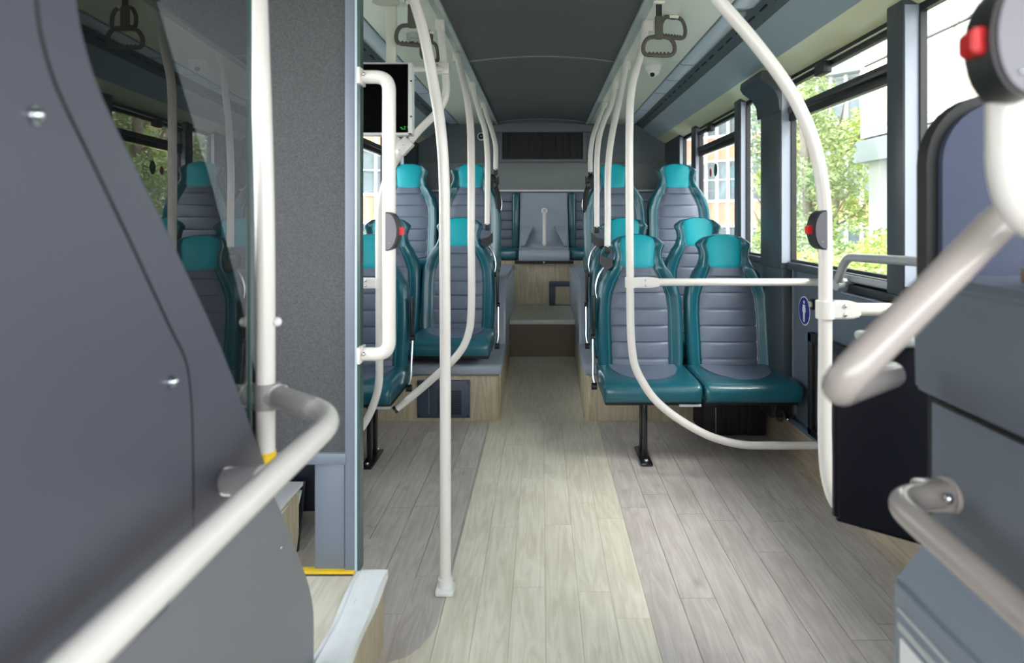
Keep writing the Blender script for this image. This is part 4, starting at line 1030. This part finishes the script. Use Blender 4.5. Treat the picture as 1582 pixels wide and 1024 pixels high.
# ------------------------------------------------------------------ outside
gd = box('ground', mat('asphalt', (150, 152, 148), .9, noise=.1, nscale=4), (-80, 80), (-30, 90), (-.5, -.4)); gd['kind'] = 'structure'
M_leaf = [mat('leaf_green', (168, 184, 128), .6, noise=.3, nscale=2), mat('leaf_yellow', (214, 214, 130), .6, noise=.25, nscale=2), mat('leaf_blue', (156, 176, 140), .6, noise=.3, nscale=2), mat('leaf_bright', (192, 208, 122), .6, noise=.3, nscale=2)]
M_bark = mat('pale_bark', (140, 130, 112), .9, noise=.2, nscale=10)
def leaves(bm, c, r, n, size, flat=1.0, seed=0):
    rd = random.Random(seed)
    for _ in range(n):
        d = Vector((rd.gauss(0, 1), rd.gauss(0, 1), rd.gauss(0, 1))).normalized()*(rd.random()**.45)
        p = Vector(c)+Vector((d.x*r[0], d.y*r[1], d.z*r[2]))
        a = Vector((rd.gauss(0, 1), rd.gauss(0, 1), rd.gauss(0, .6))).normalized(); b = a.cross(Vector((rd.gauss(0, 1), rd.gauss(0, 1), rd.gauss(0, 1)))).normalized()
        s_ = size*rd.uniform(.5, 1.3)
        bm.faces.new([bm.verts.new(p+a*s_), bm.verts.new(p+b*s_*.5), bm.verts.new(p-a*s_), bm.verts.new(p-b*s_*.5)])
def tree(x, y, h, r, label, mi, seed, n=2600, size=.11):
    t = thing('tree', label, 'tree', (x, y, -.4), 'trees outside the windows'); rd = random.Random(seed)
    cyl('trunk', M_bark, (x, y, -.4), (x+rd.uniform(-.2, .2), y, h*.8), .06+.01*h, t, 10)
    for k in range(5):
        z = h*(.2+.13*k); a = rd.uniform(0, 6.28)
        tub('branch', M_bark, [(x, y, z), (x+math.cos(a)*r*.5, y+math.sin(a)*r*.5, z+h*.1), (x+math.cos(a)*r*.8, y+math.sin(a)*r*.8, z+h*.22)], [.04, .03, .012], t, 6)
    bm = NB()
    for k in range(14):
        a = rd.uniform(0, 6.28); q = rd.uniform(.1, .8)*r; z = h*rd.uniform(.12, 1.0)
        leaves(bm, (x+math.cos(a)*q, y+math.sin(a)*q, z), (r*.45, r*.45, h*.13), n//14, size, seed=seed*50+k)
    o = obj('foliage', bm, M_leaf[mi], t); o['kind'] = 'stuff'
tree(5.6, 14.2, 3.9, 1.05, 'light green birch-like tree seen through the large right window', 0, 1, 7000, .055)
tree(7.3, 17.2, 4.2, 1.25, 'yellow-green tree nearest the white building corner', 3, 2, 7000, .065)
tree(7.6, 21.5, 5.0, 1.5, 'bluish green tree farther behind the right window', 2, 3, 4500, .09)
tree(6.0, 18.2, 2.4, .45, 'small bright tree beside the narrow right window pane', 3, 4, 900)
tree(-7.5, 15.5, 6.0, 2.2, 'leafy green tree seen through the left window', 3, 5)
tree(-9.5, 20.0, 6.0, 2.4, 'darker tree farther off on the left side', 0, 6)
def shrub(x, y, r, h, mi, label, seed, n=3200):
    t = thing('shrub', label, 'shrub', (x, y, -.4), 'shrubs below the windows'); rd = random.Random(seed)
    for k in range(4): a = rd.uniform(0, 6.28); tub('stem', M_bark, [(x, y, -.4), (x+math.cos(a)*r*.3, y+math.sin(a)*r*.3, h*.6-.2)], [.02, .008], t, 5)
    bm = NB(); leaves(bm, (x, y, h*.5-.4), (r, r, h*.5), n, .05, seed=seed); o = obj('foliage', bm, M_leaf[mi], t); o['kind'] = 'stuff'
for i, (x, y, r, h, mi, lb) in enumerate(((3.15, 8.2, .75, 1.15, 1, 'yellow low shrub at the left of the large right window'), (4.1, 8.6, .75, 1.2, 3, 'bright green shrub below the middle of the large right window'),
        (4.5, 7.1, .75, 1.1, 1, 'yellow-green shrub in front of the white column'), (5.4, 9.9, .9, 1.5, 3, 'taller green shrub behind the yellow shrubs'), (4.2, 11.0, .9, 1.5, 0, 'dull green shrub beyond the yellow shrubs'),
        (6.0, 11.9, .75, 1.3, 1, 'yellow shrub at the foot of the white building'), (-3.6, 10.5, 1.0, 1.7, 3, 'green shrub seen low in the left window'), (-5.0, 12.0, 1.2, 1.9, 1, 'yellow-green shrub farther off on the left'))):
    shrub(x, y, r, h, mi, lb, 100+i)
M_spand = mat('salmon_spandrel', (222, 170, 140), .7, rand=.06, noise=.05, nscale=2)
M_mull = mat('white_mullion', (236, 236, 232), .5)
M_bglass = mat('building_glass', (120, 132, 138), .2, rand=.35, noise=.2, nscale=1)
M_conc = mat('pale_concrete', (220, 222, 222), .8, noise=.04, nscale=1)
def facade(o, d, nb, bay, floors, sh, z0, label, roof=True):
    """grid facade from point o along unit direction d (xy), facing the bus"""
    t = thing('office_building', label, 'building', (o[0], o[1], -.4)); d = Vector((d[0], d[1], 0)).normalized(); n = Vector((-d.y, d.x, 0))
    if n.dot(Vector((-o[0], -o[1], 0))) < 0: n = -n
    O = Vector((o[0], o[1], 0))
    def slab(name, m, s0, s1, z0_, z1_, n0, n1, cache={}):
        pts = [O+d*s0+n*n0, O+d*s1+n*n0, O+d*s1+n*n1, O+d*s0+n*n1]
        return obj(name, prism(NB(), [(p.x, p.y, z0_) for p in pts], (0, 0, z1_-z0_)), m, t)
    L = nb*bay; top = z0+floors*sh
    slab('wall', M_conc, 0, L, -.4, top, -1.0, -.15)
    proto_p = proto_w = None
    for f in range(floors):
        zb = z0+f*sh
        for b_ in range(nb):
            for kind in (0, 1):
                base = proto_w if kind else proto_p
                if base is None:
                    o1 = slab('window_pane' if kind else 'spandrel_panel', M_bglass if kind else M_spand, .05, bay-.05, (z0+sh*.40) if kind else z0+.03, (z0+sh*.96) if kind else z0+sh*.36, -.14, -.08 if kind else -.05)
                    if kind: proto_w = o1
                    else: proto_p = o1
                else:
                    o1 = base.copy(); C.objects.link(o1); o1.parent = t
                    o1.location = Vector(base.location)*0+d*(b_*bay)+Vector((0, 0, f*sh))
        slab('ledge', M_mull, 0, L, zb-.05, zb+.04, -.15, .04)
        slab('transom', M_mull, 0, L, zb+sh*.36, zb+sh*.40, -.15, 0)
        slab('transom', M_mull, 0, L, zb+sh*.70, zb+sh*.72, -.15, -.02)
    for b_ in range(nb+1):
        slab('mullion', M_mull, b_*bay-.06, b_*bay+.06, -.4, top, -.15, .06)
    slab('roof_band', mat('grey_roof_band', (150, 156, 158), .7), -.3, L+.3, top, top+.7, -1.2, .5)
# distant block on the right, oblique to the bus
facade((6.0, 38.6), (.62, -.785), 24, .68, 3, 3.3, -2.6, 'distant salmon and white office block seen through the right windows')
facade((-6.5, 30.0), (-.9, -.43), 18, .8, 3, 3.2, -2.3, 'distant white-framed office block seen through the left window')
# near white building with overhanging upper storey
nbg = thing('white_building', 'bright white building with panel joints close to the right side', 'building', (8, 8, -.4))
box('column', M_conc, (6.9, 7.25), (13.9, 14.4), (-.4, 2.35), nbg)
box('column', M_conc, (6.9, 7.25), (8.4, 8.9), (-.4, 2.35), nbg)
box('soffit_edge', mat('grey_soffit', (170, 178, 184), .6), (6.72, 11), (1.0, 14.75), (2.3, 2.75), nbg)
box('recessed_wall', M_conc, (9.0, 11), (2, 14.2), (-.4, 2.3), nbg)
for i in range(8):
    for k in range(4):
        y0 = 1.2+i*1.68; z0 = 2.78+k*1.55
        box('cladding_panel', mat('white_cladding', (240, 240, 238), .6, rand=.02), (6.82, 6.95), (y0+.035, y0+1.645), (z0+.035, z0+1.515), nbg)
box('core', mat('joint_grey', (96, 90, 86), .8), (6.9, 11), (1.2, 14.6), (2.75, 9.0), nbg)
for i in range(3): box('salmon_panel', mat('pale_salmon', (238, 216, 202), .7), (6.80, 6.83), (9.8+i*1.68, 10.9+i*1.68), (3.0, 4.2), nbg)
